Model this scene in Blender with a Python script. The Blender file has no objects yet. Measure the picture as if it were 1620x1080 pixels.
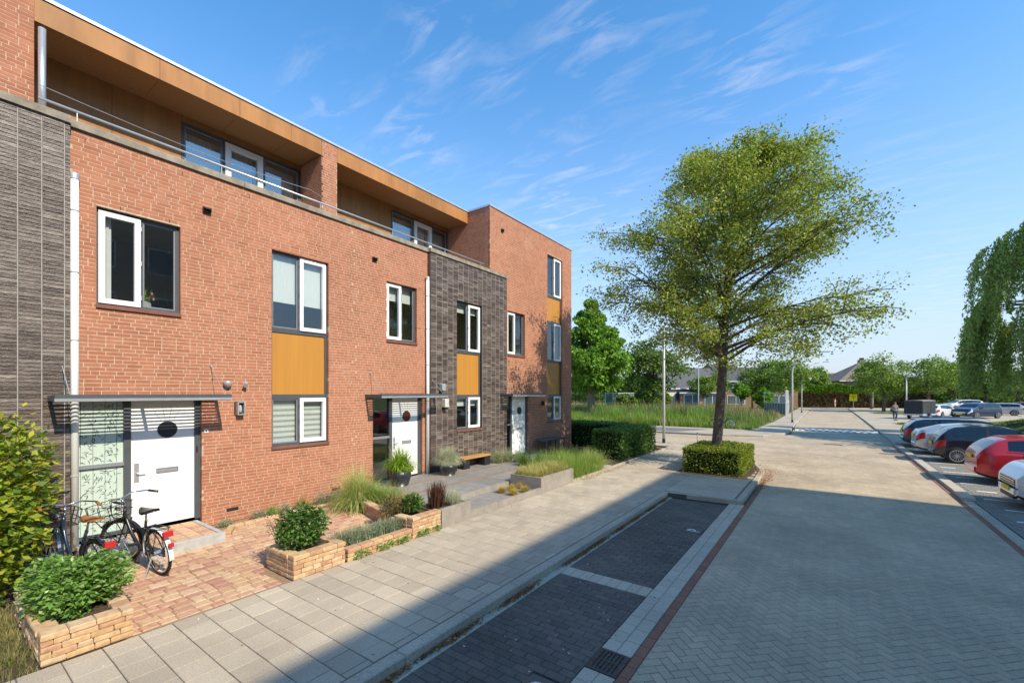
import bpy, math, random
import numpy as np
from mathutils import Vector, Matrix
R = math.radians
rnd = random.Random(7)
S = bpy.context.scene
COL = S.collection
# ------------------------------------------------------------------ camera
CAMZ = 2.65
cam_d = bpy.data.cameras.new('camera'); cam = bpy.data.objects.new('camera', cam_d); COL.objects.link(cam)
S.camera = cam
cam.location = (0, 0, CAMZ); cam.rotation_euler = (R(90), 0, R(35.81))
cam_d.sensor_width = 36; cam_d.lens = 15.4; cam_d.shift_y = 0.05
cam_d.clip_start = 0.05; cam_d.clip_end = 4000
# ------------------------------------------------------------------ light
SUNV = Vector((1.0, -0.14, 0.89)).normalized()
sun_el = math.asin(SUNV.z)
sd = bpy.data.lights.new('sun', 'SUN'); so = bpy.data.objects.new('sun', sd); COL.objects.link(so)
sd.energy = 2.0; sd.angle = R(0.53); sd.color = (1.0, 0.89, 0.70)
so.rotation_euler = SUNV.to_track_quat('Z', 'Y').to_euler()
so.location = (30, -10, 40)
W = bpy.data.worlds.new('World'); S.world = W; W.use_nodes = True
nt = W.node_tree; nt.nodes.clear()
def wn(t, **k):
    n = nt.nodes.new(t)
    for a, b in k.items(): setattr(n, a, b)
    return n
sky = wn('ShaderNodeTexSky'); sky.sky_type = 'NISHITA'; sky.sun_disc = False
sky.sun_elevation = sun_el; sky.sun_rotation = math.atan2(SUNV.x, SUNV.y)
sky.air_density = 1.0; sky.dust_density = 0.4; sky.ozone_density = 1.6
tc = wn('ShaderNodeTexCoord')
sep = wn('ShaderNodeSeparateXYZ'); nt.links.new(tc.outputs['Generated'], sep.inputs[0])
def wm(op, a, b=None, c=None, clamp=False):
    n = wn('ShaderNodeMath', operation=op); n.use_clamp = clamp
    for i, v in enumerate((a, b, c)):
        if v is None: continue
        if isinstance(v, (int, float)): n.inputs[i].default_value = v
        else: nt.links.new(v, n.inputs[i])
    return n.outputs[0]
zc = wm('MAXIMUM', sep.outputs[2], 0.04)
cx_ = wm('DIVIDE', sep.outputs[0], zc); cy_ = wm('DIVIDE', sep.outputs[1], zc)
comb = wn('ShaderNodeCombineXYZ'); nt.links.new(cx_, comb.inputs[0]); nt.links.new(cy_, comb.inputs[1])
mp = wn('ShaderNodeMapping'); nt.links.new(comb.outputs[0], mp.inputs[0])
mp.inputs['Rotation'].default_value = (0, 0, R(-30)); mp.inputs['Scale'].default_value = (2.4, 6.5, 1)
mp.inputs['Location'].default_value = (3.1, 1.7, 0)
n1 = wn('ShaderNodeTexNoise'); n1.inputs['Scale'].default_value = 1.5; n1.inputs['Detail'].default_value = 9
n1.inputs['Roughness'].default_value = 0.62; n1.inputs['Distortion'].default_value = 0.55
nt.links.new(mp.outputs[0], n1.inputs['Vector'])
n2 = wn('ShaderNodeTexNoise'); n2.inputs['Scale'].default_value = 0.55; n2.inputs['Detail'].default_value = 3
nt.links.new(comb.outputs[0], n2.inputs['Vector'])
# small cirrus patches where the photograph has them: directions in the sky
nrm = wn('ShaderNodeVectorMath', operation='NORMALIZE'); nt.links.new(tc.outputs['Generated'], nrm.inputs[0])
th = R(35.81)
def sdir(u, v):
    a = (u-810)/693; b = (621-v)/693
    return Vector((-math.sin(th)+a*math.cos(th), math.cos(th)+a*math.sin(th), b)).normalized()
acc = None
for (u, v, sig, amp) in [(690, 65, .06, 1.0), (1165, 105, .09, 1.0), (920, 95, .07, .7), (520, 150, .06, .8), (655, 225, .08, .9), (1330, 120, .06, .7),
                         (900, 350, .16, 1.0), (950, 10, .12, .8), (960, 420, .10, .7), (1480, 475, .11, .9), (1430, 290, .09, .4), (1450, 540, .12, .6), (790, 130, .06, .6)]:
    dv = wn('ShaderNodeVectorMath', operation='DISTANCE'); nt.links.new(nrm.outputs[0], dv.inputs[0]); dv.inputs[1].default_value = sdir(u, v)
    q = wm('DIVIDE', dv.outputs['Value'], sig); q = wm('MULTIPLY', q, q); q = wm('MULTIPLY', q, -1.0); q = wm('EXPONENT', q); q = wm('MULTIPLY', q, amp)
    acc = q if acc is None else wm('MAXIMUM', acc, q)
t0 = wm('SUBTRACT', n1.outputs[0], 0.49); t0 = wm('MULTIPLY', t0, 4.0, clamp=True)
cov = wm('MULTIPLY', wm('SUBTRACT', n2.outputs[0], 0.40), 1.2, clamp=True)
cov = wm('ADD', wm('MULTIPLY', cov, 0.10), acc, clamp=True)
cl = wm('MULTIPLY', t0, cov, clamp=True); cl = wm('MULTIPLY', cl, 0.44)
hz = wm('SUBTRACT', 1.0, wm('MULTIPLY', wm('MAXIMUM', sep.outputs[2], 0.0), 1.55), clamp=True)
hz = wm('POWER', hz, 1.7); hz = wm('MULTIPLY', hz, 1.0)
tint = wn('ShaderNodeMixRGB', blend_type='MULTIPLY'); tint.inputs[0].default_value = 1; nt.links.new(sky.outputs[0], tint.inputs[1])
tint.inputs[2].default_value = (0.275, 0.54, 0.675, 1)
mxh = wn('ShaderNodeMixRGB'); nt.links.new(hz, mxh.inputs[0]); nt.links.new(tint.outputs[0], mxh.inputs[1]); mxh.inputs[2].default_value = (1.62, 1.66, 1.86, 1)
mxc = wn('ShaderNodeMixRGB'); nt.links.new(cl, mxc.inputs[0]); nt.links.new(mxh.outputs[0], mxc.inputs[1]); mxc.inputs[2].default_value = (2.3, 2.2, 2.25, 1)
bg = wn('ShaderNodeBackground'); nt.links.new(mxc.outputs[0], bg.inputs[0]); bg.inputs[1].default_value = 0.15
wo = wn('ShaderNodeOutputWorld'); nt.links.new(bg.outputs[0], wo.inputs[0])
S.view_settings.view_transform = 'Standard'; S.view_settings.look = 'None'; S.view_settings.gamma = 1
S.view_settings.use_curve_mapping = False; S.view_settings.exposure = 1.6
S.render.engine = 'CYCLES'; S.cycles.max_bounces = 7; S.cycles.transparent_max_bounces = 12

# ------------------------------------------------------------------ materials
MATS = {}
def ramp(n, cols):
    cr = n.color_ramp
    while len(cr.elements) > 1: cr.elements.remove(cr.elements[-1])
    k = len(cols)
    cr.elements[0].position = 0.0; cr.elements[0].color = (*cols[0], 1)
    for i in range(1, k):
        e = cr.elements.new(i/(k-1) if k > 1 else 1); e.color = (*cols[i], 1)
def mat(name, cols, rough=0.8, nscale=6.0, namt=0.25, bump=0.0, bscale=60.0, spec=0.3, metal=0.0, leaf=False, stretch=(1, 1, 1), coat=0.0, patch=None, constant=False, big=0.0, trans=0.35):
    if name in MATS: return MATS[name]
    m = bpy.data.materials.new(name); m.use_nodes = True; MATS[name] = m
    T = m.node_tree; T.nodes.clear(); L = T.links.new
    def N(t, **k):
        n = T.nodes.new(t)
        for a, b in k.items(): setattr(n, a, b)
        return n
    geo = N('ShaderNodeNewGeometry'); oi = N('ShaderNodeObjectInfo')
    if isinstance(cols[0], (int, float)): cols = [cols]
    if len(cols) == 1:
        rgb = N('ShaderNodeRGB'); rgb.outputs[0].default_value = (*cols[0], 1); c = rgb.outputs[0]
    else:
        ad = N('ShaderNodeMath', operation='ADD'); L(geo.outputs['Random Per Island'], ad.inputs[0]); L(oi.outputs['Random'], ad.inputs[1])
        fr = N('ShaderNodeMath', operation='FRACT'); L(ad.outputs[0], fr.inputs[0])
        cr = N('ShaderNodeValToRGB'); ramp(cr, cols); L(fr.outputs[0], cr.inputs[0]); c = cr.outputs[0]
        if constant: cr.color_ramp.interpolation = 'CONSTANT'
    mp = N('ShaderNodeMapping'); L(geo.outputs['Position'], mp.inputs[0]); mp.inputs['Scale'].default_value = stretch
    def noise(scale, detail=5, rough_=0.6):
        n = N('ShaderNodeTexNoise'); n.inputs['Scale'].default_value = scale; n.inputs['Detail'].default_value = detail
        n.inputs['Roughness'].default_value = rough_; L(mp.outputs[0], n.inputs['Vector']); return n
    def mul(c, fac_out, amt):
        mr = N('ShaderNodeMapRange'); L(fac_out, mr.inputs[0]); mr.inputs[1].default_value = 0.3; mr.inputs[2].default_value = 0.7
        mr.inputs[3].default_value = 1-amt; mr.inputs[4].default_value = 1+amt*0.6
        mx = N('ShaderNodeMixRGB', blend_type='MULTIPLY'); mx.inputs[0].default_value = 1; L(c, mx.inputs[1]); L(mr.outputs[0], mx.inputs[2])
        return mx.outputs[0]
    if namt > 0: c = mul(c, noise(nscale).outputs[0], namt)
    if big > 0: c = mul(c, noise(0.55, 4).outputs[0], big)
    if patch:   # (colour, scale, threshold, amount)
        pn = noise(patch[1], 6); mr = N('ShaderNodeMapRange'); L(pn.outputs[0], mr.inputs[0])
        mr.inputs[1].default_value = patch[2]; mr.inputs[2].default_value = patch[2]+0.1; mr.inputs[3].default_value = 0; mr.inputs[4].default_value = patch[3]
        mx = N('ShaderNodeMixRGB'); L(mr.outputs[0], mx.inputs[0]); L(c, mx.inputs[1]); mx.inputs[2].default_value = (*patch[0], 1); c = mx.outputs[0]
    out = N('ShaderNodeOutputMaterial')
    b = N('ShaderNodeBsdfPrincipled'); L(c, b.inputs['Base Color']); b.inputs['Roughness'].default_value = rough
    b.inputs['Metallic'].default_value = metal; b.inputs['Specular IOR Level'].default_value = spec
    if coat: b.inputs['Coat Weight'].default_value = coat; b.inputs['Coat Roughness'].default_value = 0.05
    if bump > 0:
        bn = noise(bscale, 4); bp = N('ShaderNodeBump'); bp.inputs['Strength'].default_value = 1.0; bp.inputs['Distance'].default_value = bump
        L(bn.outputs[0], bp.inputs['Height']); L(bp.outputs[0], b.inputs['Normal'])
    if leaf:
        tr = N('ShaderNodeBsdfTranslucent'); hs = N('ShaderNodeHueSaturation'); hs.inputs['Saturation'].default_value = 1.15; hs.inputs['Value'].default_value = 1.25
        L(c, hs.inputs['Color']); L(hs.outputs[0], tr.inputs[0]); ms = N('ShaderNodeMixShader'); ms.inputs[0].default_value = trans
        L(b.outputs[0], ms.inputs[1]); L(tr.outputs[0], ms.inputs[2]); L(ms.outputs[0], out.inputs[0])
    else: L(b.outputs[0], out.inputs[0])
    return m
def glass(name, tint=(0.85, 0.9, 0.88), refl=0.06, mulf=1.4):
    if name in MATS: return MATS[name]
    m = bpy.data.materials.new(name); m.use_nodes = True; MATS[name] = m
    T = m.node_tree; T.nodes.clear(); L = T.links.new
    o = T.nodes.new('ShaderNodeOutputMaterial'); t = T.nodes.new('ShaderNodeBsdfTransparent'); t.inputs[0].default_value = (*tint, 1)
    g = T.nodes.new('ShaderNodeBsdfGlossy'); g.inputs['Roughness'].default_value = 0.01; g.inputs[0].default_value = (0.95, 0.97, 1, 1)
    f = T.nodes.new('ShaderNodeFresnel'); ge = T.nodes.new('ShaderNodeNewGeometry'); mi = T.nodes.new('ShaderNodeMapRange'); L(ge.outputs['Backfacing'], mi.inputs[0]); mi.inputs[3].default_value = 1.5; mi.inputs[4].default_value = 1/1.5; L(mi.outputs[0], f.inputs[0])
    a = T.nodes.new('ShaderNodeMath'); a.operation = 'MULTIPLY_ADD'; a.inputs[1].default_value = mulf; a.inputs[2].default_value = refl; a.use_clamp = True
    x = T.nodes.new('ShaderNodeMixShader'); L(f.outputs[0], a.inputs[0]); L(a.outputs[0], x.inputs[0]); L(t.outputs[0], x.inputs[1]); L(g.outputs[0], x.inputs[2]); L(x.outputs[0], o.inputs[0])
    return m

# ------------------------------------------------------------------ mesh helpers
class MB:
    def __init__(s): s.v = []; s.f = []
    def quad(s, a, b, c, d): i = len(s.v); s.v += [a, b, c, d]; s.f.append((i, i+1, i+2, i+3)); return s
    def poly(s, pts): i = len(s.v); s.v += list(pts); s.f.append(tuple(range(i, i+len(pts)))); return s
    def box(s, x0, x1, y0, y1, z0, z1):
        i = len(s.v)
        s.v += [(x0, y0, z0), (x1, y0, z0), (x1, y1, z0), (x0, y1, z0), (x0, y0, z1), (x1, y0, z1), (x1, y1, z1), (x0, y1, z1)]
        s.f += [(i, i+3, i+2, i+1), (i+4, i+5, i+6, i+7), (i, i+1, i+5, i+4), (i+1, i+2, i+6, i+5), (i+2, i+3, i+7, i+6), (i+3, i, i+4, i+7)]
        return s
    def cbox(s, x0, x1, y0, y1, z0, z1, c=0.01):      # box with chamfered top edge
        i = len(s.v)
        s.v += [(x0, y0, z0), (x1, y0, z0), (x1, y1, z0), (x0, y1, z0), (x0, y0, z1-c), (x1, y0, z1-c), (x1, y1, z1-c), (x0, y1, z1-c),
                (x0+c, y0+c, z1), (x1-c, y0+c, z1), (x1-c, y1-c, z1), (x0+c, y1-c, z1)]
        for k in range(4):
            n = (k+1) % 4
            s.f += [(i+k, i+n, i+4+n, i+4+k), (i+4+k, i+4+n, i+8+n, i+8+k)]
        s.f += [(i+8, i+9, i+10, i+11), (i, i+3, i+2, i+1)]
        return s
    def beam(s, p, q, w, h=None):                      # rectangular bar between points
        h = w if h is None else h
        p = Vector(p); q = Vector(q); d = (q-p).normalized(); up = Vector((0, 0, 1)) if abs(d.z) < 0.95 else Vector((1, 0, 0))
        a = d.cross(up).normalized()*(w/2); b = d.cross(a).normalized()*(h/2); i = len(s.v)
        for e in (p, q): s.v += [tuple(e-a-b), tuple(e+a-b), tuple(e+a+b), tuple(e-a+b)]
        s.f += [(i, i+1, i+2, i+3), (i+7, i+6, i+5, i+4)] + [(i+k, i+4+k, i+4+(k+1) % 4, i+(k+1) % 4) for k in range(4)]
        return s
    def tube(s, pts, r, n=8, cap=True):
        pts = [Vector(p) for p in pts]; m = len(pts)
        rs = r if isinstance(r, (list, tuple)) else [r]*m
        i0 = len(s.v); pa = None
        for k in range(m):
            d = (pts[min(k+1, m-1)]-pts[max(k-1, 0)])
            if d.length < 1e-9: d = Vector((0, 0, 1))
            d.normalize()
            if pa is None: pa = d.cross(Vector((0, 0, 1)) if abs(d.z) < 0.9 else Vector((1, 0, 0))).normalized()
            a = (pa-d*pa.dot(d))
            if a.length < 1e-6: a = d.cross(Vector((0.3, 1, 0.2)))
            a.normalize(); pa = a; b = d.cross(a)
            for j in range(n):
                t = 2*math.pi*j/n; s.v.append(tuple(pts[k]+(a*math.cos(t)+b*math.sin(t))*rs[k]))
        for k in range(m-1):
            for j in range(n):
                A = i0+k*n+j; B = i0+k*n+(j+1) % n; s.f.append((A, B, B+n, A+n))
        if cap: s.f.append(tuple(i0+j for j in range(n-1, -1, -1))); s.f.append(tuple(i0+(m-1)*n+j for j in range(n)))
        return s
    def lathe(s, prof, c=(0, 0, 0), n=20, axis='z'):
        i0 = len(s.v); m = len(prof)
        for r, z in prof:
            for j in range(n):
                t = 2*math.pi*j/n; x, y = r*math.cos(t), r*math.sin(t)
                p = (x, y, z) if axis == 'z' else ((x, z, y) if axis == 'y' else (z, x, y))
                s.v.append((c[0]+p[0], c[1]+p[1], c[2]+p[2]))
        for k in range(m-1):
            for j in range(n):
                A = i0+k*n+j; B = i0+k*n+(j+1) % n; s.f.append((A, B, B+n, A+n))
        s.f.append(tuple(i0+j for j in range(n))); s.f.append(tuple(i0+(m-1)*n+j for j in range(n)))
        return s
    def build(s, name, m, parent=None, smooth=False, world=True):
        return link_mesh(name, s.v, s.f, m, parent, smooth, world)
def link_mesh(name, v, f, m, parent=None, smooth=False, world=True):
    me = bpy.data.meshes.new(name); off = Vector((0, 0, 0))
    if parent is not None and world: off = wloc(parent)
    if off.length > 0: v = [(p[0]-off.x, p[1]-off.y, p[2]-off.z) for p in v]
    me.from_pydata([tuple(p) for p in v], [], f); me.update()
    if m: me.materials.append(m)
    if smooth: me.polygons.foreach_set('use_smooth', [True]*len(me.polygons))
    return link_obj(name, me, parent)
def link_obj(name, me, parent=None, loc=None, rotz=0):
    o = bpy.data.objects.new(name, me); COL.objects.link(o)
    if parent is not None: o.parent = parent
    if loc is not None: o.location = loc
    if rotz: o.rotation_euler[2] = rotz
    return o
def wloc(o):
    l = Vector((0, 0, 0))
    while o is not None: l += Vector(o.location); o = o.parent
    return l
def np_mesh(name, V, F, m, parent=None, smooth=False, world=True):   # V (n,3) F (m,4) arrays
    me = bpy.data.meshes.new(name); V = np.asarray(V, dtype=np.float32).copy(); F = np.asarray(F, dtype=np.int32)
    if parent is not None and world: V -= np.array(wloc(parent), dtype=np.float32)
    k = F.shape[1]
    me.vertices.add(len(V)); me.vertices.foreach_set('co', V.ravel())
    me.loops.add(F.size); me.loops.foreach_set('vertex_index', F.ravel())
    me.polygons.add(len(F)); me.polygons.foreach_set('loop_start', np.arange(0, F.size, k, dtype=np.int32))
    me.polygons.foreach_set('loop_total', np.full(len(F), k, dtype=np.int32))
    me.update(calc_edges=True); me.validate()
    if m: me.materials.append(m)
    me.polygons.foreach_set('use_smooth', [bool(smooth)]*len(me.polygons))
    return link_obj(name, me, parent)
def tag(o, label=None, cat=None, group=None, kind=None):
    if label: o['label'] = label
    if cat: o['category'] = cat
    if group: o['group'] = group
    if kind: o['kind'] = kind
    return o
def thing(name, label, cat, loc=(0, 0, 0), rotz=0, group=None):
    o = bpy.data.objects.new(name, None); COL.objects.link(o); o.empty_display_size = 0.2
    o.location = loc; o.rotation_euler[2] = rotz
    return tag(o, label, cat, group)
def kids(o): return KID.get(o, [c for c in bpy.data.objects if c.parent == o])
KID = {}
def dup(o, loc, rotz=None, label=None, parent=None, swap=None):
    c = o.copy(); COL.objects.link(c); c.parent = parent
    if loc is not None: c.location = loc
    if rotz is not None: c.rotation_euler[2] = rotz
    if label: c['label'] = label
    if swap and c.type == 'MESH' and c.data.materials and c.data.materials[0].name in swap:
        c.data = c.data.copy(); c.data.materials[0] = swap[c.data.materials[0].name]
    for k in [q for q in COL.objects if q.parent == o]: dup(k, None, None, None, c, swap)
    return c
def curve_pts(p0, p1, p2, n=8):
    p0, p1, p2 = Vector(p0), Vector(p1), Vector(p2)
    return [tuple(p0*(1-t)**2+p1*2*t*(1-t)+p2*t*t) for t in [i/(n-1) for i in range(n)]]

# ------------------------------------------------------------------ foliage helpers
def leaf_quads(P, size, rs, flat=0.5, elong=1.5, droop=0.0, fold=True, outward=None):
    """P (n,3) centres; a bent leaf of two quads-ish (diamond of 4 verts) each"""
    n = len(P)
    d = rs.normal(size=(n, 3))
    if outward is not None: d = d*0.8+outward
    d[:, 2] = d[:, 2]*0.6-droop
    d /= np.linalg.norm(d, axis=1)[:, None]+1e-9
    nr = rs.normal(size=(n, 3)); nr[:, 2] += flat*3
    s = np.cross(d, nr); s /= np.linalg.norm(s, axis=1)[:, None]+1e-9
    L = size*(0.65+0.7*rs.rand(n))[:, None]; w = L/elong
    up = np.cross(s, d)
    a = P-d*L*0.5; b = P+s*w*0.5-up*w*0.12; c = P+d*L*0.5-up*L*0.08; e = P-s*w*0.5-up*w*0.12
    V = np.stack([a, b, c, e], axis=1).reshape(-1, 3)
    F = np.arange(n*4).reshape(-1, 4)
    return V, F
def shell_pts(n, rs, c, r, inner=0.55, zmin=-1.0, lump=0.25, seed=0):
    d = rs.normal(size=(int(n*1.6), 3)); d /= np.linalg.norm(d, axis=1)[:, None]
    d = d[d[:, 2] > zmin][:n]
    rs2 = np.random.RandomState(seed+99); ph = rs2.rand(8, 3)*6; dirs = rs2.normal(size=(8, 3)); dirs /= np.linalg.norm(dirs, axis=1)[:, None]
    bump = np.zeros(len(d))
    for k in range(8): bump += np.clip(d@dirs[k]-0.55, 0, 1)*2.2
    rad = (inner+(1-inner)*rs.rand(len(d))**0.6)*(1-lump+lump*np.clip(bump, 0, 1.4))
    rad += rs.normal(size=len(d))*0.05
    P = d*rad[:, None]*np.array(r)+np.array(c)
    return P, d
def tuft(rs, n, base, L, spread, r0=0.05, w=0.006, segs=4, droop=1.0):
    """n arching blades; returns V,F (quads)"""
    ang = rs.rand(n)*2*np.pi; lean = spread*rs.rand(n)**0.7; ln = L*(0.6+0.5*rs.rand(n))
    bx = base[0]+r0*rs.normal(size=n)*0.7; by = base[1]+r0*rs.normal(size=n)*0.7
    Vs = []; 
    side = np.stack([-np.sin(ang), np.cos(ang), np.zeros(n)], 1)
    x = bx.copy(); y = by.copy(); z = np.full(n, base[2]); el = np.pi/2-lean*0.5
    for k in range(segs+1):
        ww = w*(1-(k/segs)**1.5)+0.0006
        P = np.stack([x, y, z], 1)
        Vs.append(P-side*ww); Vs.append(P+side*ww)
        st = ln/segs
        x = x+np.cos(ang)*np.cos(el)*st; y = y+np.sin(ang)*np.cos(el)*st; z = z+np.sin(el)*st
        el = el-lean*droop*1.5/segs*(0.6+k*0.5)
        z = np.maximum(z, base[2]+0.004) if droop > 0 else z
    V = np.stack(Vs, 1)            # n, 2*(segs+1), 3
    m = 2*(segs+1); F = []
    for k in range(segs): F.append([2*k, 2*k+1, 2*k+3, 2*k+2])
    F = (np.arange(n)[:, None, None]*m+np.array(F)[None]).reshape(-1, 4)
    return V.reshape(-1, 3), F
def merge(parts):
    Vs = []; Fs = []; o = 0
    for V, F in parts: Vs.append(V); Fs.append(F+o); o += len(V)
    return np.concatenate(Vs), np.concatenate(Fs)
# ------------------------------------------------------------------ palette
M_red = mat('red_brick', [(.40, .155, .086), (.43, .172, .098), (.385, .146, .081), (.44, .186, .110), (.405, .160, .09), (.355, .132, .073)], .9, 3, .14, .0006, 90, big=.12, patch=((.46, .27, .20), 1.1, .62, .35))
M_mortar = mat('pale_mortar', (.53, .40, .29), .95, 12, .25, .002, 120)
M_dark = mat('dark_glazed_brick', [(.085, .056, .045), (.13, .094, .077), (.18, .14, .12), (.07, .046, .038), (.15, .115, .097), (.24, .195, .165)], .38, 14, .5, .010, 40, spec=.55, stretch=(1, .3, 1.5))
M_dmort = mat('grey_mortar', (.07, .06, .052), .95, 20, .25, .002, 120)
M_vmort = mat('pale_joint', (.36, .33, .30), .95, 20, .2)
M_cop = mat('mossy_concrete', (.29, .25, .20), .95, 5, .4, .002, 80, patch=((.30, .22, .06), 7, .66, .7))
M_conc = mat('concrete', (.42, .41, .39), .9, 9, .2, .0012, 150)
M_white = mat('white_paint', (.80, .80, .79), .35, 3, .03, spec=.5)
M_grey = mat('dark_grey_frame', (.075, .083, .095), .45, 5, .12, spec=.5)
M_midgrey = mat('grey_transom', (.22, .23, .25), .4, 5, .1, spec=.5)
M_alu = mat('aluminium', (.62, .62, .62), .35, 6, .1, metal=.7)
M_galv = mat('galvanised', (.48, .49, .49), .45, 9, .15, metal=.5)
M_ply = mat('brown_facade_panel', (.40, .175, .052), .55, 3.5, .22, spec=.35, stretch=(1, 1, .2), big=.15, patch=((.30, .12, .035), 2.0, .58, .5))
M_ply2 = mat('weathered_soffit', (.33, .165, .065), .7, 30, .22, spec=.2)
M_ply3 = mat('honey_panel', (.47, .215, .038), .5, 2.5, .10, spec=.35, stretch=(1, 3, .15))
M_black = mat('black_plastic', (.02, .02, .022), .45, 8, .2, spec=.5)
M_rubber = mat('rubber', (.025, .024, .023), .8, 20, .3)
M_plast = mat('interior_plaster', (.42, .40, .36), .9, 2, .1)
M_cloth = mat('white_curtain', (.75, .75, .72), .9, 30, .12, stretch=(1, 3, .1))
M_film = mat('frosted_film', (.50, .60, .53), .35, 2, .06, spec=.5)
M_print = mat('dark_print', (.05, .08, .07), .6, 2, .05)
M_tile = mat('concrete_paving_tile', [(.43, .36, .27), (.48, .405, .305), (.395, .33, .25), (.50, .425, .32), (.46, .385, .29), (.42, .35, .265)], .95, 60, .22, .0015, 220, big=.22, patch=((.17, .15, .11), 2.2, .68, .45))
M_joint = mat('sandy_joint', (.13, .11, .08), 1, 30, .35, .003, 60)
M_road = mat('road_brick', [(.49, .38, .265), (.46, .36, .255), (.53, .41, .285), (.44, .35, .25), (.50, .39, .275)], .93, 40, .18, .001, 200, big=.2, patch=((.24, .215, .18), .9, .66, .35))
M_rjoint = mat('road_joint', (.10, .09, .075), 1, 30, .3)
M_bay = mat('dark_bay_brick', [(.135, .11, .092), (.155, .128, .105), (.115, .097, .082), (.175, .135, .115)], .9, 40, .25, .001, 200, big=.3, patch=((.11, .10, .10), 1.5, .6, .5))
M_bjoint = mat('bay_joint', (.045, .04, .036), 1, 30, .3)
M_kerb = mat('kerb_stone', [(.43, .365, .285), (.47, .40, .315), (.40, .34, .27)], .95, 30, .25, .0015, 200, big=.2)
M_light = mat('pale_grey_block', [(.48, .405, .31), (.53, .45, .35), (.45, .38, .30)], .95, 40, .22, .001, 200, big=.15)
M_redstrip = mat('red_kerb_brick', [(.27, .12, .075), (.31, .145, .09), (.24, .11, .075)], .9, 30, .2)
M_paver = mat('tumbled_paver', [(.50, .31, .185), (.56, .37, .225), (.47, .245, .165), (.60, .42, .27), (.52, .34, .20), (.43, .21, .155), (.56, .39, .25)], .95, 18, .2, .002, 120, big=.15)
M_stone = mat('tumbled_wall_stone', [(.50, .31, .16), (.57, .38, .21), (.44, .24, .14), (.61, .44, .27), (.52, .34, .18)], .95, 14, .25, .003, 70)
M_soil = mat('soil', (.085, .06, .04), 1, 20, .5, .01, 30)
M_deck = mat('grey_ceramic_tile', [(.25, .235, .215), (.285, .265, .24), (.22, .21, .195)], .7, 6, .2, big=.1)
M_deckb = mat('brown_tile', [(.30, .20, .13), (.26, .18, .125)], .8, 8, .2)
M_gwall = mat('grey_slab_wall', (.30, .265, .225), .75, 5, .2, .0008, 100)
M_wood = mat('varnished_bench_wood', (.52, .27, .08), .5, 6, .25, stretch=(3, .3, 1))
M_bark = mat('tree_bark', (.14, .105, .08), .95, 9, .5, .04, 14, stretch=(1, 1, .5), patch=((.26, .235, .20), 5, .60, .7))
M_grass = mat('grass', [(.10, .15, .03), (.16, .20, .05), (.22, .23, .07), (.08, .13, .025)], .9, 3, .3, leaf=True)
M_dry = mat('dry_grass', [(.30, .26, .10), (.36, .31, .14), (.22, .22, .07)], .9, 3, .2, leaf=True)
M_litter = mat('fallen_leaves', [(.26, .08, .03), (.34, .13, .045), (.14, .05, .025), (.50, .30, .12)], .9, 8, .3)
G_win = glass('window_glass', (.80, .84, .83), .05, 1.4)
G_top = glass('top_window_glass', (.70, .75, .76), .16, 1.8)
G_car = glass('car_glass', (.12, .15, .15), .03, 1.0)

# ------------------------------------------------------------------ ground
def structure(name, mb, m, parent=None):
    o = mb.build(name, m, parent)
    if parent is None: o['kind'] = 'structure'
    return o
M_far = mat('meadow_ground', (.10, .13, .035), 1, .35, .35, big=.3)
g = MB(); g.quad((-900, -900, -.16), (900, -900, -.16), (900, 1500, -.16), (-900, 1500, -.16)); structure('ground', g, M_far)

def inside(p, poly):
    x, y = p; c = False; n = len(poly)
    for i in range(n):
        x1, y1 = poly[i]; x2, y2 = poly[(i+1) % n]
        if (y1 > y) != (y2 > y) and x < (x2-x1)*(y-y1)/(y2-y1)+x1: c = not c
    return c
def prism(poly, z0, z1):
    m = MB(); n = len(poly); i = len(m.v)
    m.v += [(x, y, z0) for x, y in poly]+[(x, y, z1) for x, y in poly]
    m.f.append(tuple(range(n, 2*n))); m.f += [(k, (k+1) % n, n+(k+1) % n, n+k) for k in range(n)]
    return m
def rot2(x, y, a): return (x*math.cos(a)-y*math.sin(a), x*math.sin(a)+y*math.cos(a))
UNIT = {}
def unit_block(L, Wd, h, c, m, name):
    k = (round(L, 4), round(Wd, 4), round(h, 4), m.name, name)
    if k not in UNIT:
        b = MB().cbox(-L/2, L/2, -Wd/2, Wd/2, -h, 0, c); me = bpy.data.meshes.new(name)
        me.from_pydata(b.v, [], b.f); me.materials.append(m); UNIT[k] = me
    return UNIT[k]
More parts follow.
